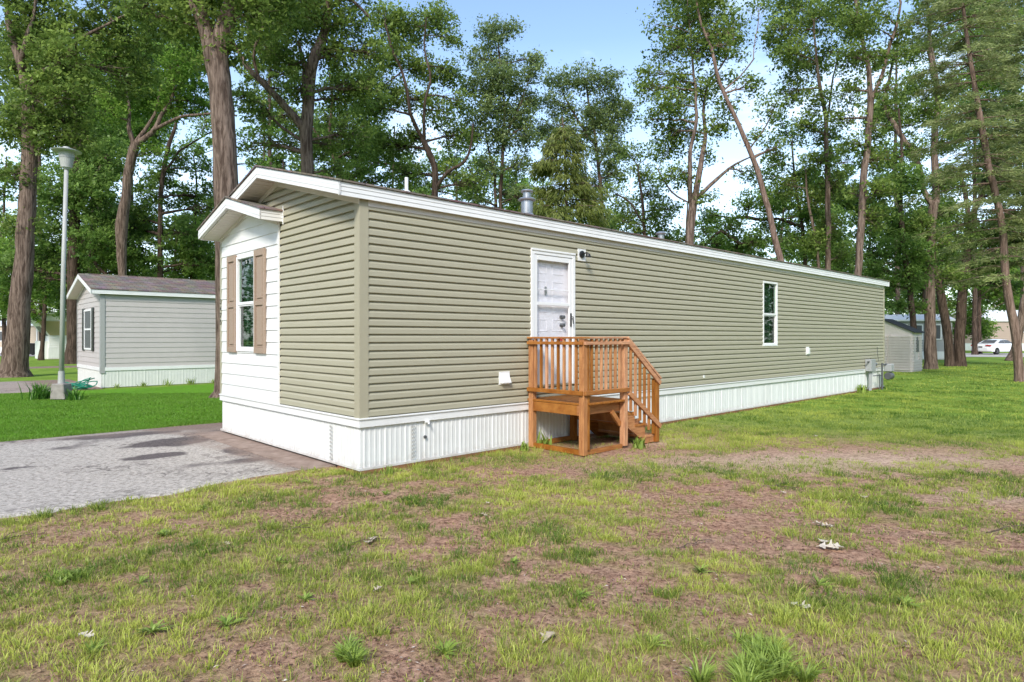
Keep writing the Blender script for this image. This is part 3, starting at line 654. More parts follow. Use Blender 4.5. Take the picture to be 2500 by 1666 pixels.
# windows
def window(kind, a0, a1, z0, z1, mid, box):
    """box(mb,u0,u1,o0,o1,z0,z1)"""
    fr = MB(); w_ = .045
    for (u0, u1, zz0, zz1) in ((a0, a0+w_, z0, z1), (a1-w_, a1, z0, z1), (a0+w_, a1-w_, z0, z0+w_), (a0+w_, a1-w_, z1-w_, z1)): box(fr, u0, u1, -.04, .034, zz0, zz1)
    box(fr, a0+w_, a1-w_, -.01, .026, mid-.022, mid+.022)
    f = fr.build('window', M_frame, home, bevel=.003)
    sm = MB()
    for (u0, u1, zz0, zz1) in ((a0+w_, a0+w_+.03, z0+w_, mid-.022), (a1-w_-.03, a1-w_, z0+w_, mid-.022), (a0+w_+.03, a1-w_-.03, z0+w_, z0+w_+.03), (a0+w_+.03, a1-w_-.03, mid-.045, mid-.022)): box(sm, u0, u1, -.018, .012, zz0, zz1)
    sm.build('sash', M_frame, f)
    g = MB(); box(g, a0+w_, a1-w_, -.012, -.008, mid+.022, z1-w_); box(g, a0+w_+.03, a1-w_-.03, -.022, -.018, z0+w_+.03, mid-.045)
    g.build('pane', M_glass, f)
    bl = MB(); z = z0+.06
    while z < z1-.05: box(bl, a0+w_+.02, a1-w_-.02, -.085, -.065, z, z+.004); z += .027
    box(bl, a0+.3*(a1-a0), a0+.3*(a1-a0)+.004, -.078, -.072, z0, z1); box(bl, a0+.7*(a1-a0), a0+.7*(a1-a0)+.004, -.078, -.072, z0, z1)
    b = bl.build('blind', M_blind, f)
    cl = MB(); box(cl, a0+.55*(a1-a0), a0+.55*(a1-a0)+.014, -.006, -.003, z1-.13, z1-.07)
    if kind: box(cl, a0+.35*(a1-a0), a0+.35*(a1-a0)+.014, -.006, -.003, z1-.13, z1-.07)
    cl.build('sash_tab', M_frame, f)
    return f
bl_ = lambda m, u0, u1, o0, o1, z0, z1: m.box(u0, u1, -o1, -o0, z0, z1)
be_ = lambda m, u0, u1, o0, o1, z0, z1: m.box(-o1, -o0, u0, u1, z0, z1)
window(0, W_T0, W_T1, W_Z0, W_Z1, 2.21, bl_)
window(1, F_S0, F_S1, F_Z0, F_Z1, 2.21, lambda m, u0, u1, o0, o1, z0, z1: be_(m, u0, u1, o0+.024, o1+.024, z0, z1))
def shutter(a0, a1, z0, z1):
    m = MB(); o0, o1 = .042, .078
    mid = 2.19
    be_(m, a0, a0+.055, o0, o1, z0, z1); be_(m, a1-.055, a1, o0, o1, z0, z1)
    for (q0, q1) in ((z0, z0+.09), (mid-.035, mid+.035), (z1-.10, z1)): be_(m, a0+.055, a1-.055, o0, o1, q0, q1)
    for (q0, q1) in ((z0+.09, mid-.035), (mid+.035, z1-.10)):
        be_(m, a0+.055, a1-.055, o0, .056, q0, q1); be_(m, a0+.095, a1-.095, .056, .071, q0+.04, q1-.04)
    return m.build('shutter', M_tan, home, bevel=.004)
shutter(2.715, 3.115, 1.41, 3.02); shutter(3.905, 4.275, 1.41, 3.02)
# storm door with inner door
door = MB()
for (u0, u1, z0, z1) in ((D_T0, D_T0+.065, D_Z0, D_Z1), (D_T1-.065, D_T1, D_Z0, D_Z1), (D_T0+.065, D_T1-.065, D_Z1-.065, D_Z1)): door.box(u0, u1, -.042, .04, z0, z1)
door.box(D_T0, D_T1, -.055, -.02, D_Z1-.012, D_Z1+.018)
df = door.build('door_frame', M_frame, home, bevel=.003)
sd_ = MB(); a, b = D_T0+.068, D_T1-.068; g0, g1 = a+.07, b-.07
for (u0, u1, z0, z1) in ((a, g0, D_Z0+.02, D_Z1-.07), (g1, b, D_Z0+.02, D_Z1-.07), (g0, g1, 2.86, D_Z1-.07), (g0, g1, 2.16, 2.21), (g0, g1, D_Z0+.02, 1.47)): sd_.box(u0, u1, -.032, .0, z0, z1)
sd_.box(g0, g1, -.026, -.012, 2.40, 2.415)
st = sd_.build('storm_door', M_frame, home, bevel=.003)
g = MB(); g.box(g0, g1, -.016, -.012, 2.21, 2.86); g.box(g0, g1, -.014, -.01, 1.47, 2.16); g.build('pane', M_glassc, st)
hd = MB(); hd.box(b-.05, b-.025, -.045, -.032, 1.83, 2.05); hd.tube([(b-.038, -.04, 2.0), (b-.038, -.085, 1.99), (b-.038, -.09, 1.88)], .009, 8); hd.build('handle', M_black, st)
dd = MB(); dd.box(D_T0+.05, D_T1-.05, .05, .09, D_Z0, D_Z1-.04)
idr = None
pan = []
for (u0, u1) in ((3.09, 3.36), (3.48, 3.75)):
    for (z0, z1) in ((2.66, 2.84), (2.05, 2.55), (1.75, 1.95), (1.1, 1.65)): pan.append((u0, u1, z0, z1))
for (u0, u1, z0, z1) in pan:
    for q in ((u0, u1, z0, z0+.02), (u0, u1, z1-.02, z1), (u0, u0+.02, z0+.02, z1-.02), (u1-.02, u1, z0+.02, z1-.02)): dd.box(q[0], q[1], .0455, .0505, q[2], q[3])
idr = dd.build('inner_door', M_inner, home, bevel=.004)
k = MB()
for z in (1.985, 1.855): k.lathe([(.001, .0), (.032, .0), (.034, .03), (.02, .035), (.02, .05), (.03, .06), (.03, .075), (.001, .08)], (3.68, .05, z), 14, Matrix.Rotation(R(90), 3, 'X'))
k.build('knob', M_dgrey, idr)
k = MB(); k.lathe([(.001, 0), (.02, .0), (.02, .02), (.001, .02)], (3.30, .04, 2.44), 12, Matrix.Rotation(R(90), 3, 'X'))
k.prism([(3.275, 2.40), (3.325, 2.40), (3.315, 2.34), (3.30, 2.32), (3.285, 2.34)], 'y', .02, .035); k.build('knocker', M_metal, idr)
k = MB(); k.box(3.62, 3.74, .03, .04, 1.60, 1.66); k.build('sticker', M_red, idr)
# wall fittings
m = MB(); m.box(2.257, 2.471, -.034, -.015, .965, 1.155); m.prism([(-.034, 1.14), (-.09, 1.0), (-.09, .985), (-.034, .985)], 'x', 2.275, 2.453)
m.build('dryer_vent', M_white, home, bevel=.003)
for (u, z, ww, hh) in ((.977, .834, .06, .03), (2.71, .832, .07, .03)):
    m = MB(); m.box(u, u+ww, -.0225, -.016, z-hh/2, z+hh/2); f_ = m.build('rating_plate', M_dgrey, home)
    m = MB(); m.box(u+.012, u+ww-.012, -.0245, -.0228, z-.006, z+.006); m.build('plate_text_panel', M_frame, f_)
m = MB(); m.box(7.97, 8.03, -.035, -.016, .81, .87); m.build('cable_cap', M_white, home, bevel=.003)
m = MB(); m.box(13.14, 13.34, -.034, -.016, 1.19, 1.40); m.box(13.18, 13.30, -.075, -.034, 1.22, 1.37); m.build('outlet_box', M_white, home, bevel=.004)
m = MB(); m.tube([(.965, -.03, .55), (.965, -.075, .55), (.965, -.085, .52)], .014, 8); m.box(.93, 1.0, -.05, -.038, .535, .565); m.build('hose_bib', M_white, home)
m = MB(); m.lathe([(.001, 0), (.022, 0), (.022, .02), (.001, .02)], (.95, -.012, .345), 12, Matrix.Rotation(R(90), 3, 'X')); m.build('pipe_outlet', M_dgrey, home)
# porch light
m = MB(); m.box(4.012, 4.214, -.034, -.016, 2.92, 3.12); pl = m.build('porch_light', M_white, home, bevel=.004)
m = MB(); m.lathe([(.001, 0), (.06, 0), (.06, .022), (.04, .03), (.001, .03)], (4.10, -.034, 3.03), 20, Matrix.Rotation(R(90), 3, 'X')); m.tube([(4.10, -.05, 3.03), (4.10, -.13, 3.05), (4.10, -.17, 3.04), (4.10, -.175, 3.01)], .013, 8)
m.lathe([(.03, 0), (.045, -.04), (.045, -.055), (.001, -.055)], (4.10, -.175, 3.03), 16); m.build('light_mount', M_black, pl)
m = MB(); m.lathe([(.042, 0), (.055, -.03), (.055, -.10), (.045, -.13)], (4.10, -.175, 2.975), 18); m.build('glass_jar', M_glassc, pl)
# house number on the front corner post
def digits():
    z = 2.235
    for ch in '3475':
        c = bpy.data.curves.new('digit', 'FONT'); c.body = ch; c.size = .125; c.extrude = .003; c.align_x = 'CENTER'
        tmp = bpy.data.objects.new('tmp', c); COL.objects.link(tmp)
        dg = bpy.context.evaluated_depsgraph_get(); me = bpy.data.meshes.new_from_object(tmp.evaluated_get(dg))
        bpy.data.objects.remove(tmp)
        me.materials.clear(); me.materials.append(M_black)
        o = bpy.data.objects.new('house_number_digit', me); COL.objects.link(o); o.parent = home
        # text plane: x right -> -y local (seen from outside), y up -> z
        o.matrix_local = Matrix(((0, 0, -1, -.037), (-1, 0, 0, HW-.020), (0, 1, 0, z), (0, 0, 0, 1)))
        z -= .118
digits()
# roof vents
def vent(nm, t, s, prof, mt):
    m = MB(); m.lathe(prof, (t, s, roofz(s)-.02), 24); o = m.build(nm, mt, home, smooth=False); return o
ch = vent('chimney_flue', 3.85, 1.0, [(.14,0),(.14,.02),(.104,.06),(.104,.265),(.115,.27),(.15,.285),(.155,.30),(.13,.325),(.075,.33),(.07,.335),(.07,.425),(.105,.43),(.112,.445),(.10,.465),(.06,.475),(.001,.478)], M_metal)
vent('roof_vent', 7.98, 1.0, [(.13,0),(.12,.02),(.07,.04),(.07,.14),(.115,.15),(.12,.165),(.09,.195),(.04,.215),(.001,.22)], M_metal)
f_ = vent('plumbing_pipe', 1.346, 1.0, [(.12,0),(.10,.02),(.05,.06),(.027,.07),(.027,.26),(.001,.26)], M_white)

# electric and gas meters at the far end
em = thing('electric_meter', 'grey electric meter box on conduits against the far end of white skirting', 'utility meter', W(17.85, -.12), ANG)
m = MB(); m.box(-.27, .15, -.09, .09, .60, .97); m.build('box', M_grey, em, bevel=.008)
m = MB(); m.tube([(-.12, 0, 0), (-.12, 0, .6)], .035, 10); m.tube([(.0, 0, 0), (.0, 0, .6)], .02, 8); m.tube([(.09, .03, 0), (.09, .03, .6)], .02, 8); m.build('conduit', M_grey, em)
m = MB(); m.lathe([(.001,0),(.075,0),(.075,.06),(.06,.11),(.001,.12)], (.21, -.02, .80), 18, Matrix.Rotation(R(90), 3, 'Y')); m.build('meter_dial', M_metal, em)
m = MB(); m.box(-.42, -.27, -.04, -.01, .88, .91); m.build('disconnect', M_black, em)
gm = thing('gas_meter', 'grey gas meter with round regulator on a riser beside the electric meter', 'utility meter', W(18.75, -.30), ANG)
m = MB(); m.tube([(-.3, .05, 0), (-.3, .05, .84)], .028, 10); m.tube([(-.3, .05, .45), (-.85, .14, .45)], .014, 8); m.tube([(-.3, .05, .78), (-.1, -.02, .80)], .025, 8); m.tube([(-.4, .1, 0), (-.4, .1, .5)], .014, 8)
m.tube([(-.42, .12, .9), (-.46, .13, 1.1), (-.5, .13, 1.35)], .008, 6); m.build('riser_pipe', M_dgrey, gm)
m = MB(); m.box(-.13, .17, -.16, .05, .56, .80); m.lathe([(.001,0),(.13,0),(.13,.2),(.001,.2)], (.02, .05, .68), 20, Matrix.Rotation(R(90), 3, 'X')); m.build('meter_body', M_grey, gm, bevel=.02)
m = MB(); m.lathe([(.001,0),(.1,0),(.12,.03),(.12,.26),(.1,.29),(.001,.29)], (-.12, -.06, .42), 20, Matrix.Rotation(R(90), 3, 'Y')); m.build('regulator', M_dgrey, gm, smooth=False)
m = MB(); m.lathe([(.001,0),(.055,0),(.055,.09),(.001,.1)], (.17, -.06, .66), 14, Matrix.Rotation(R(90), 3, 'Y')); m.build('vent_cap', M_metal, gm)

# ============================================================ wooden stoop
stp = thing('wooden_stoop', 'small treated wood porch with picket railing and steps outside the white door', 'porch', W(0, 0), ANG)
A0, A1, Y0 = 2.83, 3.86, -1.15; ZD = .73; TR = 1.665
def post(x, y, z0, z1, w_=.09): m = MB(); m.box(x, x+w_, y, y+w_, z0, z1); return m.build('post', M_woodv, stp, bevel=.005)
post(A0, -.15, 0, 1.62); post(A0, Y0, 0, 1.635); post(A1-.09, Y0, .03, 1.635); post(A1-.09, -.15, 0, .70)
m = MB(); m.box(A0+.096, A0+.14, Y0, Y0+.088, .07, 1.62); m.build('post', M_woodv, stp, bevel=.004)
mb = MB(); yy = -.02; k = 0
m = MB(); n = 11
for i in range(n):
    x0 = A0+.0+i*(A1-A0)/n; m.box(x0+.004, x0+(A1-A0)/n-.003, Y0+.095 if (i == 0 or i == n-1) else Y0-.02, -.035, ZD-.028, ZD)
m.build('deck_floor', M_wood, stp, bevel=.003)
m = MB(); m.box(A0+.006, A1-.006, Y0+.092, Y0+.128, ZD-.175, ZD-.034); m.build('rim_joist', M_woodx, stp, bevel=.003)
m = MB(); m.box(A0+.006, A0+.044, Y0+.13, -.155, ZD-.175, ZD-.034); m.build('rim_joist', M_wood, stp, bevel=.003)
m = MB(); m.box(A1-.044, A1-.006, Y0+.13, -.155, ZD-.175, ZD-.034); m.build('rim_joist', M_wood, stp, bevel=.003)
m = MB(); m.bar((A1-.30, Y0+.075, ZD-.17), (A1-.10, Y0+.075, ZD-.38), .035, .07); m.build('knee_brace', M_wood, stp)
# rails
def rail(a, b, wx, wz, mt=None): m = MB(); m.bar(a, b, wx, wz); return m.build('rail', mt or M_woodx, stp, bevel=.004)
rail((A0+.045, Y0-.03, TR-.012), (A0+.045, -.04, TR-.012), .12, .028, M_wood)
rail((A0-.01, Y0+.045, TR-.010), (A1+.01, Y0+.045, TR-.010), .12, .028)
rail((A0-.02, Y0+.0, 1.575), (A0-.02, -.06, 1.575), .036, .045, M_wood); rail((A0-.02, Y0, .875), (A0-.02, -.06, .875), .036, .06, M_wood)
rail((A0, Y0-.02, 1.575), (A1, Y0-.02, 1.575), .036, .045); rail((A0, Y0-.02, .875), (A1, Y0-.02, .875), .036, .06)
def baluster(p, z0, z1): m = MB(); m.box(p[0]-.017, p[0]+.017, p[1]-.017, p[1]+.017, z0, z1); return m.build('baluster', M_woodv, stp)
nb = 8
for i in range(nb): baluster((A0-.0+.018, Y0+.15+i*(1.15-.35)/(nb-1)), .86, 1.638)
for i in range(7): baluster((A0+.20+i*(A1-A0-.38)/6, Y0+.018), .86, 1.638)
# steps along +t
SY0, SY1 = Y0+.04, -.12
treads = [(A1-.0, 4.14, .51), (4.10, 4.41, .315), (4.36, 4.66, .12)]
for (x0, x1, z) in treads:
    m = MB(); m.box(x0, x1, SY0, SY1, z-.035, z); m.build('tread', M_wood, stp, bevel=.004)
for (x0, x1, z) in treads[:]:
    m = MB(); m.box(x1-.035, x1-.015, SY0+.04, SY1, max(.0, z-.19), z-.036); m.build('riser', M_wood, stp)
for y in (SY0+.01, SY1-.05):
    m = MB(); m.prism([(A1-.01, .475), (4.10, .475), (4.10, .28), (4.37, .28), (4.37, .085), (4.63, .085), (4.63, 0), (4.38, 0), (A1-.01, .36)], 'y', y, y+.038); m.build('stringer', M_woodx, stp)
m = MB(); m.bar((A1-.02, Y0+.07, .40), (4.48, Y0+.07, .02), .03, .10); m.build('stringer', M_woodx, stp)
post(4.60, Y0+.0, 0, 1.0)
rail((A1-.02, Y0+.03, TR-.005), (4.72, Y0+.03, 1.0), .11, .035); rail((A1-.02, Y0-.01, TR-.07), (4.70, Y0-.01, .925), .036, .07)
rail((A1+.0, Y0-.015, .83), (4.70, Y0-.015, .24), .036, .075)
for i in range(6):
    f_ = (i+.8)/6.4; x = A1+f_*(4.62-A1); zt = TR-.06+(f_)*(.93-TR+.05); zb = .83+(x-A1)/(4.70-A1)*(.24-.83)
    baluster((x, Y0+.02), max(.14, zb-.22), zt)
m = MB(); m.box(A0+.02, A0+.06, Y0+.09, -.06, 0, .07); m.build('ground_plank', M_wood, stp)
m = MB(); m.box(A0+.1, A1-.1, Y0+.03, Y0+.07, 0, .06); m.build('ground_plank', M_woodx, stp)
m = MB(); m.box(A0+.1, A1-.1, -.10, -.06, 0, .07); m.build('ground_plank', M_woodx, stp)
m = MB(); m.box(A1+.02, 4.3, SY0+.06, SY0+.10, .30, .39); m.build('cross_brace', M_woodx, stp)

# ============================================================ neighbour grey home
N0 = Vector((-13.45, 21.0, 0)); NW, NL = 3.92, 14
nh = thing('mobile_home', 'pale grey mobile home with brown shingle roof and black shutters across the lawn', 'mobile home', N0, ANG)
mb = MB(); P2 = [(0, .018), (.44, .014), (.5, .004), (.5, .018), (.94, .014), (1.0, .004)]
nroof = lambda s: 3.22+.30*((s+.1) if s < NW/2 else (NW+.1-s))
siding(mb, fl, .6, 3.12, .05, NL, .62, .172, LAP)
invn = lambda z: (z+.12-3.22)/.30-.1
nf = lambda u, o, z: (-o, u, z)
siding(mb, nf, .6, 3.72, lambda z: max(.05, invn(z)), lambda z: min(NW-.04, NW-invn(z)), .62, .172, LAP, breaks=(3.3,))
mb.box(.02, NL, NW-.02, NW, 0, 3.1); mb.build('siding_wall', M_greysid, nh)
mb = MB(); mb.prism([(-.03,-.03),(.10,-.03),(.10,-.008),(-.008,-.008),(-.008,.10),(-.03,.10)], 'z', .47, 3.1); mb.build('corner_post', M_greytrim, nh)
mb = MB(); mb.box(-.03, -.012, NW-.07, NW, .47, 3.1); mb.build('corner_post', M_greytrim, nh)
mb = MB(); skirt(mb, fl, 0, NL, 0, .64, .1, .004); skirt(mb, nf, 0, NW, 0, .64, .1, .004); mb.build('skirting', M_white3, nh)
mb = MB(); mb.box(.1, NL, -.03, -.0, .55, .66); mb.box(-.03, -.0, .1, NW, .55, .66); mb.build('skirting_cap', M_white, nh)
mb = MB(); slab(mb, [(-.16, 3.205), (NW/2, nroof(NW/2)), (NW+.16, 3.205)], -.32, NL+.3, .03, .0)
mb.box(-.1, NL, NW/2-.05, NW/2+.05, nroof(NW/2)+.01, nroof(NW/2)+.045); mb.build('roof', M_shing, nh)
mb = MB(); mb.box(8.2, 8.28, .9, .98, nroof(.9), nroof(.9)+.25); mb.build('plumbing_pipe', M_dgrey, nh)
mb = MB(); fascia_side(mb, -.30, NL, -.13, -1, 3.07, 3.20); pkn = (NW/2, nroof(NW/2)-.005)
rake(mb, [(-.15, 3.2), pkn], -.32, -.29, .14, 2); rake(mb, [pkn, (NW+.15, 3.2)], -.32, -.29, .14, 2); mb.build('fascia', M_white, nh)
mb = MB(); slab(mb, [(-.12, 3.06), (NW/2, nroof(NW/2)-.15), (NW+.12, 3.06)], -.29, -.02, .01, 0); mb.build('soffit', M_soffit, nh)
mb = MB()
for pts in ([(0, nroof(0)), pkn], [pkn, (NW, nroof(NW))]): mb.prism([(s, z-.14) for s, z in pts]+[(s, z-.21) for s, z in reversed(pts)], 'x', -.034, -.018)
mb.build('frieze_trim', M_white, nh)
def nwin():
    a, b, z0, z1 = 1.35, 2.55, 1.22, 2.62
    m = MB(); 
    for q in ((a, a+.06, z0, z1), (b-.06, b, z0, z1), (a+.06, b-.06, z0, z0+.06), (a+.06, b-.06, z1-.06, z1), (a+.06, b-.06, 1.9, 1.96)): m.box(-.045, .0, q[0], q[1], q[2], q[3])
    f = m.build('window', M_frame, nh)
    m = MB(); m.box(-.028, -.024, a+.06, b-.06, 1.96, z1-.06); m.box(-.028, -.024, a+.06, b-.06, z0+.06, 1.9); m.build('pane', M_dgrey, f)
    for (u0, u1) in ((a-.36, a-.02), (b+.02, b+.36)):
        m = MB(); m.box(-.04, -.018, u0, u1, z0-.04, z1+.04)
        for i in range(26): m.box(-.05, -.04, u0+.05, u1-.05, z0+.02+i*.051, z0+.045+i*.051)
        m.build('shutter', M_black, nh)
nwin()
def fronds(name, base, n, l, mtl, label, cat, wd=.02, lean=.9, seed=1, group=None):
    r = np.random.default_rng(seed); Vs, Fs, vv = [], [], []
    for i in range(n):
        a = r.uniform(0, 2*np.pi); le = l*r.uniform(.6, 1.1); q = lean*r.uniform(.3, 1.1); bx, by = r.normal(0, .06*l/.3, 2)
        k = len(Vs)*1; sd = np.array([-np.sin(a), np.cos(a), 0])*wd/2
        pts = []
        for j in range(5):
            f_ = j/4; h = le*(f_-.38*q*f_*f_); pts.append(np.array([base[0]+bx+np.cos(a)*le*q*f_**1.6*.8, base[1]+by+np.sin(a)*le*q*f_**1.6*.8, base[2]+h]))
        c = r.random()
        for j, p in enumerate(pts):
            wj = sd*(1-(j/4)**2*.9); Vs += [p-wj, p+wj]; vv += [c, c]
        for j in range(4): Fs.append([k+2*j, k+2*j+1, k+2*j+3, k+2*j+2])
    o = npmesh(name, np.array(Vs), np.array(Fs), mtl, attr={'v': np.array(vv)})
    if label: tag(o, label, cat, group)
    return o
# ------------------------------------------------------------ street lamp
LP = Vector(((150-1250)/F*17.15, 17.15, 0)); lp = thing('street_lamp', 'tall grey lamp post with flat round cap on a concrete foot in the lawn', 'lamp post', LP)
m = MB(); m.tube([(0, 0, .55), (.05, 0, 3.4), (.135, 0, 6.2)], [.062, .055, .05], 16); m.build('pole', M_pole, lp, smooth=True)
m = MB(); m.tube([(0, 0, .40), (0, 0, .75)], [.085, .075], 16); m.build('pole_base', M_pole, lp)
m = MB(); m.prism([(-.2, 0), (.2, 0), (.16, .42), (-.16, .42)], 'y', -.17, .17); m.build('concrete_foot', M_conc, lp, bevel=.02)
m = MB(); c = (.135, 0, 6.14); m.lathe([(.055,0),(.08,.01),(.08,.04),(.13,.05),(.135,.09),(.165,.28),(.185,.42),(.21,.43),(.21,.45)], c, 24); m.build('lantern', M_pole, lp, smooth=False)
m = MB(); m.lathe([(.14,.44),(.34,.475),(.35,.49),(.24,.53),(.09,.565),(.08,.60),(.001,.62)], c, 28); m.build('cap', M_pole, lp)
m = MB(); m.lathe([(.165,.30),(.176,.30),(.179,.325),(.17,.325)], c, 24); m.build('band', M_grey, lp)
fronds('daylily_clump', LP+Vector((-.55, .0, 0)), 110, .6, M_lily, 'clump of long strap leaves at the left of the lamp foot', 'plant', .035, .9, 3)
fronds('daylily_clump', LP+Vector((.38, -.12, 0)), 50, .42, M_lily, 'smaller strap leaf clump at the right of the lamp foot', 'plant', .03, .9, 4)
# hose pile
m = MB(); hp = N0+D1*(-.15)+D2*1.7; hc = at(183, 895, 20.4); hc.z = 0
for q in range(7):
    pts = []
    for i in range(25):
        a = i/24*2*math.pi; r_ = .12+.04*q+.04*math.sin(3*a+q); pts.append((hc.x+r_*1.4*math.cos(a)+random.uniform(-.03, .03), hc.y+r_*.8*math.sin(a), .03+.035*q*(.6+.4*math.sin(a*2+q))+(.26*max(0, math.cos(a)) if q in (3, 5) else 0)))
    m.tube(pts, .016, 6)
tag(m.build('garden_hose', M_hose), 'tangled green hose heaped at the corner of the grey home', 'hose')
ORD = ['first', 'second', 'third', 'fourth', 'fifth', 'sixth', 'seventh', 'eighth', 'ninth', 'tenth', 'eleventh', 'twelfth']
for i in range(12):
    p = N0+D1*(.4+i*.75)+D2*(-.35); fronds('skirt_weed', (p.x, p.y, 0), 14+(i*7) % 12, .22+.1*((i*5) % 4)/3, M_weed, 'spidery strap leaf weed at the grey home skirting, '+ORD[i]+' from its near corner', 'plant', .025, 1.1, 20+i, 'strap leaf weeds along the grey home skirting')
fronds('skirt_weed', W(16.9, -.15), 40, .3, M_weed, 'broad green weed at the skirting beside the electric meter', 'plant', .05, .8, 51)
fronds('skirt_weed', W(3.0, -.28), 16, .3, M_weed, 'dark green weed under the wooden porch', 'plant', .05, .6, 52)
fronds('skirt_weed', W(3.95, -1.28), 34, .22, M_weed, 'leafy weed at the foot of the post before the steps', 'plant', .04, .9, 53)
fronds('skirt_weed', W(2.55, -.25), 26, .16, M_weed, 'low leafy weed at the skirting left of the wooden porch', 'plant', .03, .9, 54)
fronds('skirt_weed', W(.2, -.3), 30, .14, M_weed, 'grass tuft by the near white skirting corner', 'plant', .012, .9, 55)

# ------------------------------------------------------------ shed
sp0 = at(2096.5, 856, 30.3); sp0.z = 0
shed = thing('garden_shed', 'beige plastic shed with dark sloping roof beyond the olive home', 'shed', sp0, ANG)
m = MB(); SW, SD, SH = 2.6, 1.55, 1.9; 
sroof = lambda u: SH+.30*u if u < 1.3 else SH+.30*(2.6-u)
m.prism([(0, 0), (SW, 0), (SW, SH), (SW/2, SH+.62), (0, SH)], 'x', .02, SD-.02)
m.build('shed_wall', M_shedw, shed)
m = MB()
for c0, c1 in ((.08, .98), (1.06, 1.5), (1.58, 2.5)):
    for i in range(13): m.prism([(0, 0), (-.018, 0), (-.004, .07), (0, .07)], 'y', 0, 1) if False else m.box(-.035, .02, c0, c1, .08+i*.13, .08+i*.13+.085)
for i in range(13):
    for c0, c1 in ((.06, .5), (.98, 1.48)): m.box(c0, c1, -.04, .0, .08+i*.13, .08+i*.13+.085)
for i in range(4): m.box(.5, .98, -.04, 0, .08+i*.13, .08+i*.13+.085)
m.build('shed_panel', M_shedw, shed)
m = MB(); m.box(.5+.08, .98-.08, -.045, 0, .95, 1.5); m.lathe([(.001,0),(.16,0),(.16,.025),(.001,.025)], (.74, 0, 1.5), 20, Matrix.Rotation(R(90), 3, 'X')); m.build('window', M_dgrey, shed)
m = MB(); m.prism([(-.12, SH+.0), (SW/2, SH+.66), (SW+.12, SH), (SW+.12, SH-.05), (SW/2, SH+.60), (-.12, SH-.05)], 'x', -.08, SD+.08); m.build('roof', M_shedr, shed)
m = MB(); m.box(.002, .02, 1.0, 1.04, .05, SH-.12); m.build('door_seam', M_shedw, shed)

# ------------------------------------------------------------ far buildings
def simple_house(name, label, loc, rz, w_, l, h, rise, mw, mr, windows=(), skirtm=None, sk=.5, roof_over=.2, lap=True):
    """gable end spans local y 0..w_, long side along +x facing -y"""
    t = thing(name, label, 'mobile home' if 'home' in name else 'house', loc, rz)
    m = MB(); m.prism([(0, sk), (w_, sk), (w_, h), (w_/2, h+rise), (0, h)], 'x', 0, l); 
    if lap: siding(m, fl, sk, h-.02, .02, l-.02, sk, .2, [(0, .03), (1, .004)]); siding(m, nf, sk, h-.02, .02, w_-.02, sk, .2, [(0, .03), (1, .004)])
    m.build('wall', mw, t)
    m = MB(); m.prism([(-roof_over, h-.0), (w_/2, h+rise+.1), (w_+roof_over, h), (w_+roof_over, h-.12), (w_/2, h+rise-.02), (-roof_over, h-.12)], 'x', -roof_over, l+roof_over); m.build('roof', mr, t)
    m = MB(); m.box(-.02, l+.02, -.02, w_+.02, 0, sk); m.build('skirting', skirtm or M_white2, t)
    for (fc, a, b, z0, z1) in windows:
        bx = (lambda mm, u0, u1, o0, o1, q0, q1: mm.box(u0, u1, -o1, -o0, q0, q1)) if fc == 'l' else (lambda mm, u0, u1, o0, o1, q0, q1: mm.box(-o1, -o0, u0, u1, q0, q1))
        m = MB(); bx(m, a, b, 0, .06, z0, z0+.08); bx(m, a, b, 0, .06, z1-.08, z1); bx(m, a, a+.08, 0, .06, z0+.08, z1-.08); bx(m, b-.08, b, 0, .06, z0+.08, z1-.08); f = m.build('window', M_frame, t)
        m = MB(); bx(m, a+.08, b-.08, 0, .04, z0+.08, z1-.08); m.build('pane', M_dgrey, f)
    return t
def gp(x, y, Y): p = at(x, y, Y); p.z = 0; return p
# grey home behind the shed
p = gp(2187, 826, 47); hh = simple_house('mobile_home', 'grey trailer home with curtained windows behind the beige shed', p-Vector((13.5, -3.6, 0)), R(-15), 4, 14, 2.95, .35, M_greytrim, M_white, [('l', 9.3, 10.1, 1.45, 2.6), ('l', 10.3, 11.1, 1.45, 2.6), ('l', 11.3, 12.1, 1.45, 2.6), ('l', 12.5, 13.3, 1.45, 2.6)], M_white2, .6)
# tan house on the right edge
p = gp(2275, 812, 75); simple_house('tan_house', 'tan sided house at the right edge behind the white car', p, R(8), 8, 16, 3.6, 1.3, M_tanhouse, M_white, [('l', 4.3, 5.3, 2.2, 3.3)], M_white2, .9)
p = gp(2180, 810, 95); simple_house('white_mobile_home', 'low white home with a blue band far behind the small maple', p, R(4), 4, 13, 3.0, .5, M_white, M_white2, [('l', 8, 9.5, 1.7, 2.6)], M_white, .8)
m = MB(); q = gp(2218, 812, 88); m.box(q.x, q.x+5.5, q.y, q.y+1.5, .7, 1.55); m.box(q.x-.2, q.x+5.7, q.y-.05, q.y+1.6, 1.55, 1.7); m.box(q.x+.2, q.x+5.2, q.y+.1, q.y+1.3, 0, .7)
tag(m.build('boat_cover', M_blue, bevel=.05), 'blue tarp covered boat in front of the low white home', 'boat')
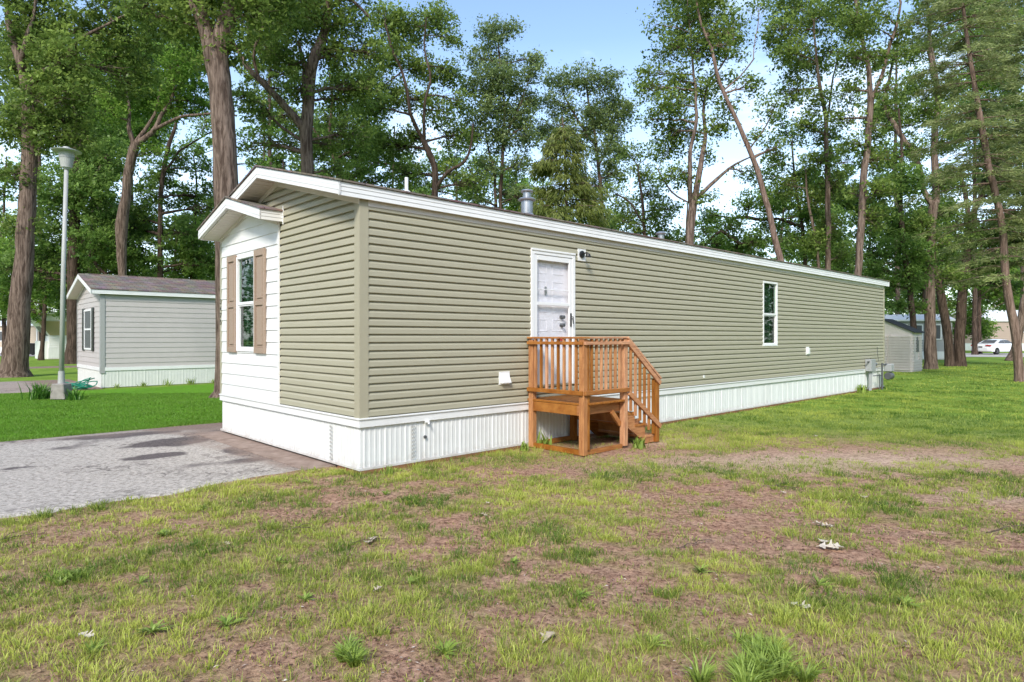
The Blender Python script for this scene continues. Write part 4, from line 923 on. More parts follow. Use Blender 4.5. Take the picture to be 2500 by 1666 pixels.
# left: old trailer with raked front
p = gp(113, 827, 48); tr = thing('white_trailer', 'old white trailer with slanted front and faded yellow panel beside the trees', 'trailer', p, ANG)
m = MB(); m.prism([(0, .85), (0, 1.75), (-1.15, 3.35), (6, 3.35), (6, .85)], 'y', 0, 3.2) 
m.build('wall', M_white2, tr)
m = MB(); siding(m, fl, .86, 1.75, .0, 6, .86, .17, [(0, .03), (1, .004)]); siding(m, fl, 2.9, 3.3, -.8, 6, .86, .17, [(0, .03), (1, .004)]); m.build('siding', M_white, tr)
m = MB(); m.prism([(0.05, 1.78), (3.2, 1.78), (3.2, 2.85), (-.72, 2.85)], 'y', -.03, -.005); m.build('yellow_panel', M_yellow, tr)
m = MB(); m.box(-1.3, 6.1, -.2, 3.4, 3.36, 3.52); m.build('roof', M_white, tr, bevel=.03)
m = MB(); m.box(-.05, 6, -.01, 3.2, 0, .85); m.build('skirting', M_white2, tr)
m = MB(); m.prism([(-.06, 1.75), (-.6, 2.6), (-.56, 2.63), (-.02, 1.78)], 'y', .5, 2.6); m.build('window', M_dgrey, tr)
m = MB(); m.box(-.5, .0, .2, 3, .0, 1.35); m.build('front_box', M_white, tr)
# cream house further left with porch
p = gp(-30, 820, 66); simple_house('cream_house', 'cream house with white awnings glimpsed behind the big left trunk', p, R(0), 6, 5.6, 2.9, .6, M_cream, M_white2, [('l', .8, 2.0, 1.2, 2.3)], M_white2, .6)
p = gp(83, 818, 64); pr = thing('porch_screen', 'white porch with barred windows between cream house and slant front trailer', 'porch', p, 0)
m = MB(); m.box(0, 3.6, .1, 2, 0, 1.15); m.box(-.1, 3.7, -.1, 2.1, 3.0, 3.2); m.build('porch_wall', M_white, pr)
m = MB()
for i in range(7): m.box(i*.58, i*.58+.12, 0, .1, 0, 3.0)
m.build('column', M_white, pr)
m = MB(); m.box(.1, 3.5, .3, .5, 1.15, 2.1); m.build('window', M_dark, pr)
m = MB(); m.box(.1, 3.5, .3, .5, 2.1, 3.0); m.build('awning', M_cream, pr)
# wheelie bin
p = gp(73, 815, 59); bn = thing('trash_bin', 'black wheeled trash bin on the far street beside the dark thin trunk', 'trash bin', p)
m = MB(); m.add([(-.36,-.3,.08),(.36,-.3,.08),(.36,.3,.08),(-.36,.3,.08),(-.46,-.4,1.0),(.46,-.4,1.0),(.46,.4,1.0),(-.46,.4,1.0)], [(3,2,1,0),(4,5,6,7),(0,1,5,4),(1,2,6,5),(2,3,7,6),(3,0,4,7)]); m.build('bin_body', M_black, bn, bevel=.02)
m = MB(); m.prism([(-.5, 1.0), (.55, 1.0), (.5, 1.08), (-.4, 1.1)], 'y', -.44, .44); m.build('lid', M_black, bn)
for sx_ in (-.3, .3): m = MB(); m.lathe([(.001,-.04),(.13,-.04),(.13,.04),(.001,.04)], (.32, sx_, .13), 16, Matrix.Rotation(R(90), 3, 'X')); m.build('wheel', M_rubber, bn)

# ------------------------------------------------------------ white sedan
def car():
    p = gp(2253, 815, 60.5); r = thing('parked_car', 'white sedan seen from its rear corner parked on the pale drive at right', 'car', p, R(22))
    # local: x forward, y left. length 4.7, width 1.82; rear at x=0
    prof = [(0,.35),(-.03,.62),(.02,.86),(.08,.98),(.55,1.02),(.95,1.06),(1.55,1.36),(2.1,1.45),(2.7,1.43),(3.25,1.2),(3.55,1.02),(4.3,.9),(4.62,.75),(4.7,.5),(4.65,.28),(.1,.28)]
    def body_sec(y, k):
        return [(x, y*(1-.0), z) for x, z in prof]
    m = MB(); ys = [-.91, -.86, -.6, 0, .6, .86, .91]; n = len(prof); vs = []
    for y in ys:
        for (x, z) in prof:
            a = abs(y)/.91; yy = y*(1-.22*max(0, (z-1.0)/.45)); zz = z-.06*a**6*(z > .8); xx = x+(.12*a**4 if x < .3 else -.25*a**4 if x > 4.2 else 0)
            vs.append((xx, yy, zz))
    fs = []
    for i in range(len(ys)-1):
        for j in range(n): fs.append((i*n+j, i*n+(j+1) % n, (i+1)*n+(j+1) % n, (i+1)*n+j))
    fs += [tuple(range(n-1, -1, -1)), tuple((len(ys)-1)*n+j for j in range(n))]
    m.add(vs, fs); m.build('body', M_carw, r, bevel=.02)
    for sg in (-1, 1):
        y = lambda z: sg*(.91*(1-.22*max(0, (z-1.0)/.45))+.006)
        for pts in ([(1.12, 1.08), (1.62, 1.33), (2.05, 1.38), (2.05, 1.06)], [(2.12, 1.06), (2.12, 1.385), (2.68, 1.37), (3.3, 1.08)]):
            m = MB(); a_ = [(x, y(z), z) for x, z in pts]; b_ = [(x, y(z)*.97, z) for x, z in pts]; k = len(pts)
            m.add(a_+b_, [tuple(range(k)), tuple(range(2*k-1, k-1, -1))]+[(i, i+k, (i+1) % k+k, (i+1) % k) for i in range(k)]); m.build('side_window', M_dgrey, r)
        for x in (.92, 3.72):
            m = MB(); m.lathe([(.001,-.1),(.33,-.1),(.33,.1),(.001,.1)], (x, sg*.83, .33), 24, Matrix.Rotation(R(90), 3, 'X')); wh = m.build('wheel', M_rubber, r)
            m = MB()
            for k in range(5):
                a_ = k*2*math.pi/5; m.bar((x, sg*.935, .33), (x+.2*math.cos(a_), sg*.935, .33+.2*math.sin(a_)), .02, .05, (0, 1, 0))
            m.build('rim', M_metal, wh)
        m = MB(); m.box(-.02, .22, sg*.45, sg*.88, .80, .92); m.build('tail_lamp', M_lens, r)
    m = MB(); m.box(-.045, -.02, -.18, .18, .66, .78); m.build('number_plate', M_dgrey, r)
    m = MB(); m.add([(.98,-.62,1.09),(.98,.62,1.09),(1.55,.55,1.375),(1.55,-.55,1.375)], [(0,1,2,3)]); m.build('rear_window', M_dgrey, r)
car()

# ============================================================ TREES
def tube_np(pts, rad, sides, rr, irr=0.0):
    pts = np.array(pts, float); k = len(pts); rad = np.array(rad, float)
    d = np.gradient(pts, axis=0) if k > 2 else np.repeat((pts[1]-pts[0])[None], 2, 0)
    d /= np.linalg.norm(d, axis=1)[:, None]+1e-9
    a = np.cross(d, [0.13, 1, .2]); a /= np.linalg.norm(a, axis=1)[:, None]+1e-9; b = np.cross(d, a)
    th = np.arange(sides)*2*np.pi/sides
    R_ = rad[:, None]*(1+irr*(rr.random((k, sides))-.5))
    P = pts[:, None, :]+(a[:, None, :]*np.cos(th)[None, :, None]+b[:, None, :]*np.sin(th)[None, :, None])*R_[:, :, None]
    I = np.arange(k*sides).reshape(k, sides); J = np.roll(I, -1, 1)
    Fs = np.stack([I[:-1].ravel(), J[:-1].ravel(), J[1:].ravel(), I[1:].ravel()], 1)
    return P.reshape(-1, 3), Fs
def resample(pts, rad, step, rr, wob):
    P = [np.array(pts[0], float)]; Rr = [rad[0]]
    for (a, b, ra, rb) in zip(pts, pts[1:], rad, rad[1:]):
        a = np.array(a, float); b = np.array(b, float); n = max(1, int(np.linalg.norm(b-a)/step))
        for i in range(1, n+1):
            f = i/n; P.append(a+(b-a)*f+(rr.normal(0, wob, 3) if i < n else 0)); Rr.append(ra+(rb-ra)*f)
    P = np.array(P)
    if len(P) > 4:
        Q = P.copy(); Q[1:-1] = (P[:-2]+P[1:-1]*2+P[2:])/4; P = Q
    return P, Rr
class Acc:
    def __init__(s): s.V = []; s.F = []; s.n = 0
    def add(s, V, Fq): s.V.append(V); s.F.append(Fq+s.n); s.n += len(V)
    def out(s): return np.concatenate(s.V), np.concatenate(s.F)
def leaf_quads(C, size, rr, up=.5, tint=None, asp=.55, droop=.5):
    n = len(C); nrm = rr.normal(0, 1, (n, 3)); nrm[:, 2] = np.abs(nrm[:, 2])+up; nrm /= np.linalg.norm(nrm, axis=1)[:, None]
    ax_ = rr.normal(0, 1, (n, 3)); ax_[:, 2] -= droop; ax_ -= nrm*(ax_*nrm).sum(1)[:, None]; ax_ /= np.linalg.norm(ax_, axis=1)[:, None]+1e-9
    sd_ = np.cross(nrm, ax_); s = (size*(.5+.95*rr.random(n)**1.3))[:, None]
    P = np.zeros((n, 4, 3)); P[:, 0] = C-ax_*s*.5; P[:, 2] = C+ax_*s*.5-nrm*s*.08
    P[:, 1] = C+sd_*s*asp*.5+nrm*s*.1+ax_*s*.05; P[:, 3] = C-sd_*s*asp*.5+nrm*s*.1+ax_*s*.05
    return P.reshape(-1, 3), np.arange(4*n).reshape(n, 4)
TREES = {}
def tree(name, label, Y, paths, blobs, leaf=.16, lm=None, bm=None, seed=0, cover=1.0, cat='tree', group=None, base=True, depth=1.0, flare=1.6, clus=.29, droop=.6, grow=1.1):
    """paths: lists of (x, y, width_px) in overview pixels at depth Y; blobs: (x, y, r[, density])"""
    rr = np.random.default_rng(seed+100); px = Y/F*V_       # metres per overview pixel
    lm = lm or M_leafA; bm = bm or M_bark
    b0 = paths[0][0]; root = at(b0[0], b0[1], Y); gz = 0
    rt = thing(name, label, cat, (root.x, root.y, 0), 0, group); off = np.array([root.x, root.y, 0])
    tk = Acc(); allp = []
    for pi, pth in enumerate(paths):
        pts = []; rad = []
        dy = 0
        for i, (x, y, w_) in enumerate(pth):
            p = at(x, y, Y); dy += (rr.normal(0, .25)*depth if (pi > 0 and i > 0) else 0)
            pts.append((p.x, p.y+dy, p.z)); rad.append(w_*px/2)
        if pi == 0 and base:
            if pts[0][2] > .6:      # bring the hidden part of the stem down to the ground
                x0, y0, z0 = pts[0]; dx = (pts[0][0]-pts[1][0])/max(.3, abs(pts[0][2]-pts[1][2]))
                dx = max(-.12, min(.12, dx))
                pts = [(x0+dx*z0, y0, -.05), (x0+dx*z0*.93, y0, .5), (x0+dx*z0*.7, y0, z0*.35)]+pts; rad = [rad[0]*flare, rad[0]*1.2, rad[0]*1.08]+rad
            else:
                pts[0] = (pts[0][0], pts[0][1], -.08)
        P, Rr = resample(pts, rad, .35 if pi == 0 else .3, rr, .02 if pi == 0 else .035)
        V, Fq = tube_np(P, Rr, 14 if Rr[0] > .12 else 8, rr, .10); tk.add(V-off, Fq); allp.append(np.column_stack([P, Rr]))
    V, Fq = tk.out(); npmesh('trunk', V, Fq, bm, rt, smooth=True)
    A = np.concatenate(allp)
    br = Acc(); LC = []; LT = []; LS = []
    for bi, bl in enumerate(blobs):
        x, y, r_ = bl[:3]; dn = bl[3] if len(bl) > 3 else 1.0
        c = np.array(at(x, y, Y)); rw = r_*px*grow; c[1] += (.45+rr.uniform(-1, 1))*rw*.9*depth
        if c[2]-rw < .5 and c[2] < 1: c[2] = max(c[2], 1.0)
        dd = np.linalg.norm(A[:, :3]-c, axis=1)+np.maximum(0, A[:, 2]-c[2]+.2*rw)*1.5; j = int(np.argmin(dd)); p0 = A[j, :3]; r0 = min(A[j, 3]*.7, .035+.02*np.linalg.norm(c-p0))
        mid = (p0+c)/2+np.array([rr.normal(0, .1), rr.normal(0, .1), .15])*np.linalg.norm(c-p0)*.5
        tt = np.linspace(0, 1, 8)[:, None]; cur = (1-tt)**2*p0+2*tt*(1-tt)*mid+tt**2*c
        cur[1:-1] += rr.normal(0, .03, (6, 3))*np.linalg.norm(c-p0)*.3
        V, Fq = tube_np(cur, np.linspace(r0, r0*.35, 8), 6, rr, .1); br.add(V-off, Fq)
        nl = int(dn*cover*2.5*math.pi*rw*rw/(leaf*leaf*.55*.42)); per = 20; K = max(3, nl//per)
        u = rr.normal(0, 1, (K, 3)); u /= np.linalg.norm(u, axis=1)[:, None]; rad_ = rr.random(K)**.45
        cc = c+u*rad_[:, None]*np.array([rw*1.08, rw*.9*depth, rw*.95]); cc[:, 2] = np.maximum(cc[:, 2], .6)
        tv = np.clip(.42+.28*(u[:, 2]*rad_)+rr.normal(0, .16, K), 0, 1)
        # twigs
        step = max(1, K//26)
        for q in range(0, K, step):
            s0 = cur[rr.integers(3, 8)]; e = cc[q]; m_ = (s0+e)/2+rr.normal(0, .08, 3)*rw+np.array([0, 0, .08*rw])
            V, Fq = tube_np(np.array([s0, m_, e]), [max(.006, r0*.28), max(.005, r0*.18), .005], 3, rr); br.add(V-off, Fq)
        n = rr.poisson(per, K)+2; rep = np.repeat(np.arange(K), n); m = len(rep)
        cr_ = clus*(.7+.6*rr.random(K)); o = rr.normal(0, 1, (m, 3))*np.array([1, 1, .62])*cr_[rep][:, None]*.62
        o[:, 2] -= .12*droop*np.hypot(o[:, 0], o[:, 1])
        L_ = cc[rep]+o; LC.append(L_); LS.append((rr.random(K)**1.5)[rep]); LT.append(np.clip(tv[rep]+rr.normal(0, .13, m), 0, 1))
    if br.V:
        V, Fq = br.out(); npmesh('branches', V, Fq, bm, rt, smooth=True)
    if LC:
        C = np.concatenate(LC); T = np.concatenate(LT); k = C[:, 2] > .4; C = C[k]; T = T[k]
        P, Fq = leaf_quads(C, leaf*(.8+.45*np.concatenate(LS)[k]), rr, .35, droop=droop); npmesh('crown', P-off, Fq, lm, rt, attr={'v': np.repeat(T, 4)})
        TREES[label] = len(C)
    return rt
def blobfill(x0, x1, y0, y1, r, n, seed, dens=1.0):
    q = np.random.default_rng(seed); out_ = []
    for i in range(n): out_.append((q.uniform(x0, x1), q.uniform(y0, y1), r*q.uniform(.7, 1.2), dens))
    return out_
tree('oak_tree', 'thick grey brown trunk at far left with roots flaring into the grass', 27,
     [[(32, 868, 78), (34, 850, 56), (40, 780, 46), (46, 700, 42), (54, 620, 39), (58, 560, 37), (64, 450, 34), (68, 330, 30), (66, 240, 29)],
      [(66, 240, 24), (45, 150, 18), (25, 80, 14), (8, 0, 12), (0, -60, 10)], [(66, 245, 18), (95, 185, 15), (150, 150, 12), (180, 90, 9), (230, 70, 6), (300, 40, 4)], [(50, 170, 12), (72, 130, 10), (85, 70, 8), (100, 0, 6)]],
     [(60, 40, 70), (150, 60, 70), (10, 150, 55), (110, 130, 60), (100, 240, 60, .8), (190, 230, 60), (20, 290, 50), (110, 320, 45), (30, 400, 45, .8), (250, 60, 75), (340, 40, 60), (170, 150, 70), (250, 140, 60), (40, 520, 45, .7), (120, 260, 45), (170, 310, 45, .8), (0, 60, 60), (220, -20, 80), (60, -40, 80)],
     leaf=.17, lm=M_leafA, bm=M_bark, seed=1)
tree('shade_tree', 'straight dark trunk standing between the lamp post and the grey home', 40,
     [[(166, 845, 36), (167, 800, 26), (168, 650, 24), (171, 500, 22), (173, 380, 20), (176, 280, 16), (170, 180, 12)], [(171, 520, 10), (230, 620, 8), (250, 640, 6)], [(172, 480, 9), (215, 400, 7), (240, 350, 5)]],
     [(180, 440, 65), (225, 360, 60), (240, 450, 60), (120, 530, 60), (250, 560, 60), (200, 560, 60), (90, 590, 50), (120, 450, 50), (160, 640, 50), (110, 680, 45), (170, 350, 60), (220, 500, 60), (240, 620, 40), (90, 640, 40, .8), (180, 270, 60), (40, 620, 45, .8)],
     leaf=.2, lm=M_leafC, bm=M_barkd, seed=2, cover=1.1)
tree('maple_tree', 'twisted peeling trunk rising behind the brown shingle roof', 36,
     [[(281, 640, 16), (279, 567, 22), (279, 517, 27), (287, 470, 22), (290, 454, 20), (294, 399, 20), (305, 344, 20), (312, 328, 18)],
      [(308, 335, 12), (296, 294, 9), (294, 260, 7), (280, 200, 5)], [(312, 328, 10), (328, 294, 8), (349, 244, 6), (350, 180, 4)], [(310, 335, 14), (340, 312, 12), (357, 292, 11), (365, 265, 9), (391, 227, 7), (400, 160, 5)], [(350, 300, 9), (370, 290, 8), (412, 269, 7), (479, 262, 5), (540, 262, 3)]],
     [(330, 190, 60), (400, 175, 60), (260, 190, 55), (290, 120, 60), (440, 215, 50), (360, 110, 60), (440, 140, 50), (250, 270, 45), (350, 350, 30, .8), (430, 90, 60), (470, 290, 30, .7), (380, 240, 35, .8), (230, 210, 50)],
     leaf=.17, lm=M_leafB, bm=M_bark, seed=3)
tree('shade_tree', 'dark slim trunk half hidden in leaves right of the twisted trunk', 42,
     [[(368, 640, 12), (368, 454, 10), (378, 378, 10), (387, 336, 9), (403, 294, 7), (410, 250, 5)], [(375, 400, 6), (410, 350, 5), (450, 330, 4), (500, 300, 3)]],
     [(400, 360, 45, .8), (350, 450, 45), (430, 440, 45, .8), (300, 500, 45), (240, 520, 45), (380, 530, 50), (440, 540, 45, .9), (330, 590, 50), (410, 610, 45), (470, 600, 45), (460, 380, 35, .6), (350, 400, 35), (280, 590, 40), (480, 480, 35, .6)],
     leaf=.2, lm=M_leafC, bm=M_barkd, seed=4)
tree('oak_tree', 'huge furrowed trunk forking at the top edge just behind the front gable', 18,
     [[(526, 925, 92), (526, 905, 66), (527, 800, 58), (526, 600, 56), (522, 480, 55), (520, 441, 54), (519, 378, 53), (512, 294, 51), (507, 210, 49), (498, 147, 52), (494, 100, 58)],
      [(484, 110, 38), (470, 59, 34), (450, 13, 30), (438, -60, 26), (420, -150, 20)], [(506, 110, 44), (521, 50, 40), (529, 0, 38), (540, -80, 32), (560, -180, 22)], [(478, 70, 14), (420, 50, 10), (360, 40, 8), (300, 25, 6)]],
     [(480, 130, 32, .8), (535, 105, 30, .8), (420, 50, 60), (350, 20, 60), (480, 40, 30, .6), (590, 40, 60), (560, -80, 110), (420, -90, 110), (640, -60, 90), (520, -170, 130), (340, -90, 90), (520, 100, 25, .8)],
     leaf=.13, lm=M_leafA, bm=M_bark, seed=5, clus=.3)
tree('oak_tree', 'forked brown trunk with a long left limb above the front gable ridge', 23,
     [[(707, 440, 31), (707, 399, 29), (705, 330, 28), (702, 290, 29)], [(700, 300, 20), (680, 271, 18), (644, 231, 15), (604, 191, 13), (565, 152, 11), (548, 110, 8)],
      [(600, 190, 8), (585, 139, 7), (608, 96, 6), (621, 50, 5), (625, 0, 4)], [(704, 300, 27), (710, 211, 26), (726, 149, 24), (743, 89, 22), (755, 40, 18), (763, 0, 16), (775, -70, 12)], [(704, 260, 14), (700, 200, 13), (699, 140, 11), (690, 100, 7)], [(700, 140, 8), (690, 152, 7), (664, 155, 6), (630, 120, 4)], [(757, 20, 10), (800, 0, 8), (850, 45, 5)], [(705, 330, 8), (640, 290, 6), (590, 220, 5), (560, 225, 4)]],
     [(720, 40, 60), (650, 50, 60), (800, 50, 50), (780, 130, 45), (660, 130, 45), (600, 100, 40, .8), (840, 110, 40), (560, 230, 40, .7), (770, 210, 45), (640, 330, 30, .6), (740, 320, 32), (580, 330, 40, .5), (730, 110, 40), (690, 210, 32), (820, 190, 45), (600, 260, 35, .6), (700, -60, 90), (800, -40, 70), (770, 390, 28), (570, 30, 55), (800, 300, 40), (640, 200, 30, .5)],
     leaf=.13, lm=M_leafA, bm=M_bark, seed=6)
tree('slender_tree', 'slim dark leaning stem left of the white roof pipe', 30,
     [[(781, 425, 10), (779, 400, 10), (762, 350, 9), (755, 300, 7), (765, 250, 6), (757, 170, 4)], [(762, 350, 6), (735, 320, 5), (715, 290, 4)]],
     [(760, 330, 35, .8), (800, 350, 35, .8), (830, 400, 35, .7), (740, 260, 35, .7), (850, 330, 40), (810, 260, 40), (770, 180, 35), (870, 420, 30, .7)], leaf=.14, lm=M_leafC, bm=M_barkd, seed=7)
tree('oak_tree', 'twin stemmed dark tree standing between the white pipe and the chimney flue', 28,
     [[(1000, 470, 16), (1000, 430, 15), (1000, 380, 15), (982, 343, 14), (971, 320, 12)], [(971, 320, 9), (944, 271, 8), (941, 218, 7), (924, 162, 6), (908, 132, 5), (895, 80, 4)], [(975, 325, 8), (977, 297, 7), (980, 248, 6), (994, 198, 5), (977, 112, 4), (985, 60, 3)], [(1001, 435, 9), (1027, 399, 8), (1073, 380, 7), (1086, 347, 5), (1090, 300, 4)], [(924, 165, 4), (890, 195, 3), (860, 210, 3)]],
     [(930, 50, 45), (1000, 40, 42), (895, 120, 42), (955, 140, 42, .8), (1025, 150, 35), (900, 210, 42), (855, 250, 42), (1010, 250, 38, .7), (940, 310, 38, .8), (1050, 300, 38, .8), (880, 330, 42), (1030, 390, 30, .6), (915, 390, 38, .7), (890, 40, 40), (1040, 90, 25, .7), (960, 220, 34, .7), (850, 180, 35), (1090, 420, 35, .7), (1060, 230, 25, .8), (960, 400, 28, .5)],
     leaf=.14, lm=M_leafA, bm=M_barkd, seed=8, cover=1.4)
tree('hickory_tree', 'tall airy tree whose pointed crown tops out left of the open sky', 31,
     [[(1149, 500, 9), (1150, 450, 8), (1153, 396, 8), (1156, 330, 7), (1160, 250, 5), (1150, 150, 4), (1145, 90, 3)], [(1138, 490, 8), (1139, 396, 6), (1123, 350, 5), (1115, 290, 3)], [(1156, 350, 5), (1175, 281, 4), (1200, 230, 3)], [(1100, 420, 5), (1075, 380, 4)], [(1155, 330, 4), (1190, 300, 3), (1220, 290, 3)]],
     [(1130, 75, 38, .85), (1105, 130, 34, .8), (1160, 130, 34, .8), (1140, 190, 42), (1190, 190, 34, .8), (1090, 200, 34, .8), (1120, 260, 42), (1180, 260, 42), (1090, 310, 36, .8), (1150, 320, 38, .8), (1210, 310, 34, .8), (1120, 390, 34, .7), (1190, 380, 32, .6), (1180, 60, 20, .8), (1220, 220, 25, .8), (1225, 170, 20), (1100, 460, 28, .6), (1230, 130, 22), (1200, 450, 28, .7), (1165, 440, 28, .5)],
     leaf=.14, lm=M_leafD, bm=M_barkd, seed=9, cover=1.4)
tree('hickory_tree', 'rounded airy tree crown against the sky behind the drooping hemlock', 34,
     [[(1385, 530, 9), (1380, 430, 8), (1370, 330, 7), (1355, 250, 5), (1345, 180, 4)], [(1375, 380, 5), (1410, 310, 4), (1420, 230, 3)], [(1370, 340, 5), (1320, 270, 4), (1290, 200, 3)]],
     [(1345, 185, 34, .8), (1300, 190, 30, .8), (1390, 195, 34, .8), (1420, 230, 30, .8), (1370, 260, 42), (1290, 250, 34, .7), (1410, 290, 34), (1330, 310, 34, .8), (1280, 310, 34, .7), (1430, 340, 25, .8), (1390, 350, 38, .8), (1440, 260, 20), (1270, 175, 20, .8), (1370, 420, 38, .8), (1410, 400, 30, .7), (1340, 470, 28, .5), (1385, 500, 34, .8), (1250, 230, 20, .7), (1240, 300, 25, .8)],
     leaf=.14, lm=M_leafD, bm=M_barkd, seed=10, cover=1.4)
tree('hickory_tree', 'small bushy tree peeking over the roof left of the mushroom shaped vent', 30,
     [[(1482, 556, 8), (1478, 487, 7), (1472, 429, 5), (1465, 380, 3)], [(1480, 520, 5), (1450, 470, 4), (1420, 450, 3)]],
     [(1480, 400, 30, .7), (1450, 350, 28, .6), (1500, 440, 35, .8), (1450, 480, 34, .9), (1510, 500, 34), (1470, 530, 30), (1420, 440, 28, .6), (1500, 350, 22, .6), (1540, 540, 26), (1430, 510, 24, .6), (1430, 560, 20), (1550, 480, 25, .7)], leaf=.13, lm=M_leafA, bm=M_barkd, seed=11)
tree('oak_tree', 'stout tree splitting low into three limbs behind the mushroom shaped vent', 25,
     [[(1584, 580, 19), (1585, 545, 18), (1588, 507, 19), (1593, 460, 20)], [(1586, 465, 11), (1574, 409, 10), (1578, 351, 8), (1593, 273, 7), (1595, 195, 6), (1584, 78, 4), (1580, 10, 3)], [(1597, 460, 15), (1601, 421, 14), (1609, 363, 11), (1627, 304, 9), (1621, 253, 7), (1630, 187, 5), (1675, 129, 4), (1695, 70, 3)], [(1600, 455, 9), (1648, 413, 8), (1699, 370, 5), (1740, 350, 3)], [(1590, 470, 4), (1545, 440, 4), (1520, 380, 3)]],
     [(1580, 40, 50, .8), (1640, 30, 42, .8), (1540, 100, 38, .85), (1600, 120, 42, .8), (1670, 90, 36, .7), (1500, 160, 30, .8), (1555, 180, 40), (1610, 210, 36, .8), (1490, 200, 28, .8), (1540, 250, 40), (1590, 290, 34, .8), (1650, 290, 30, .8), (1500, 270, 25, .7), (1550, 330, 34, .8), (1620, 350, 28, .6), (1700, 30, 30, .7), (1500, 60, 20, .5), (1570, 400, 30, .7), (1540, 300, 30), (1620, 450, 22, .7), (1720, 390, 24, .7), (1530, 410, 30, .7), (1660, 180, 30, .6), (1600, -40, 60), (1700, 130, 18, .6)],
     leaf=.13, lm=M_leafA, bm=M_bark, seed=12)
tree('oak_tree', 'long pinkish trunk leaning left across the sky above the roof', 24,
     [[(1800, 620, 14), (1788, 577, 14), (1769, 495, 13), (1746, 406, 12), (1722, 343, 11), (1699, 289, 10), (1675, 242, 9), (1652, 191, 8), (1636, 113, 7), (1609, 58, 5), (1600, 0, 4)], [(1660, 210, 4), (1700, 180, 3), (1720, 150, 3)], [(1722, 343, 4), (1760, 290, 3), (1780, 240, 3)]],
     [(1640, 60, 40, .7), (1700, 60, 34, .6), (1720, 200, 28, .6), (1690, 240, 28, .6), (1760, 260, 30, .7), (1620, -20, 50), (1740, 320, 26, .6), (1660, 100, 30, .6), (1740, 20, 25, .6), (1800, 330, 30, .7)], leaf=.13, lm=M_leafA, bm=M_barkp, seed=13)
tree('oak_tree', 'tree with a dark crooked bough hanging low over the roof right of the vent', 30,
     [[(1850, 620, 9), (1846, 540, 8), (1835, 470, 6), (1825, 400, 5), (1820, 330, 3)], [(1840, 520, 7), (1790, 500, 6), (1753, 505, 7), (1720, 495, 8), (1690, 497, 6)], [(1700, 560, 8), (1650, 530, 7), (1625, 560, 6)]],
     [(1720, 470, 32, .8), (1680, 520, 32), (1760, 470, 30, .8), (1700, 570, 34), (1740, 560, 34), (1780, 520, 30), (1640, 490, 26, .7), (1800, 440, 34, .8), (1790, 370, 30, .8), (1830, 300, 30, .7), (1850, 500, 34), (1830, 560, 30), (1850, 400, 34), (1650, 560, 24), (1760, 400, 22, .6), (1620, 530, 20, .6), (1790, 270, 22, .5)], leaf=.14, lm=M_leafC, bm=M_barkd, seed=14)
tree('oak_tree', 'straight reddish trunk with a thin crooked top left of the pale forked tree', 28,
     [[(1903, 640, 13), (1903, 600, 12), (1903, 504, 12), (1901, 378, 10), (1899, 269, 9), (1884, 202, 8), (1875, 126, 5), (1870, 50, 4)], [(1899, 270, 5), (1911, 240, 5), (1915, 190, 4), (1925, 120, 3)], [(1886, 640, 8), (1882, 600, 7), (1871, 534, 7), (1859, 450, 5), (1855, 380, 3)]],
     [(1830, 60, 50), (1890, 30, 50), (1810, 130, 38, .8), (1860, 140, 42), (1910, 110, 40), (1830, 200, 34, .8), (1880, 230, 34, .7), (1790, 60, 28, .8), (1860, 290, 36, .8), (1920, 300, 34, .8), (1880, 370, 36, .9), (1930, 420, 36), (1880, 450, 36), (1850, -30, 60), (1920, 520, 36), (1870, 560, 34), (1940, 590, 30), (1820, 420, 30)],
     leaf=.14, lm=M_leafA, bm=M_bark, seed=15)
tree('oak_tree', 'pale forked trunk rising into a wide V near the top right', 25,
     [[(1966, 660, 16), (1970, 639, 16), (1980, 504, 16), (1985, 399, 15), (1997, 294, 14), (2001, 227, 14)], [(1999, 232, 12), (1995, 168, 11), (1980, 92, 9), (1968, 34, 8), (1957, -20, 8)], [(2003, 230, 9), (2022, 193, 8), (2043, 147, 8), (2058, 76, 7), (2077, 0, 5), (2085, -50, 4)], [(2054, 90, 4), (2048, 55, 3)]],
     [(1960, 60, 45), (2000, 30, 42), (1950, 140, 38), (2010, 120, 36, .8), (1960, 200, 34, .8), (2040, 210, 30, .6), (2030, 40, 28, .6), (1950, 260, 32, .7), (2020, 290, 34, .7), (1960, 330, 32, .7), (2030, 360, 34), (1980, 440, 28, .5), (2020, 440, 36), (2090, 60, 30, .7), (2010, 500, 34, .9), (1990, -40, 70)],
     leaf=.13, lm=M_leafA, bm=M_bark, seed=16)
tree('shade_tree', 'thin dark stem behind the shed roof curving up between bigger trunks', 33,
     [[(2100, 790, 13), (2099, 750, 13), (2092, 685, 12), (2088, 640, 12), (2077, 567, 11), (2067, 483, 10), (2071, 399, 8), (2072, 330, 6), (2065, 250, 4)], [(2070, 420, 5), (2045, 380, 4), (2030, 340, 3)]],
     [(2060, 420, 45), (2090, 500, 45), (2040, 500, 40), (2060, 570, 45), (2020, 580, 40), (2080, 640, 34), (2110, 590, 40), (2060, 350, 36), (2090, 420, 34), (2030, 660, 26), (2050, 700, 26, .8), (2110, 700, 26), (2000, 620, 30)], leaf=.16, lm=M_leafC, bm=M_barkd, seed=17, cover=1.1)
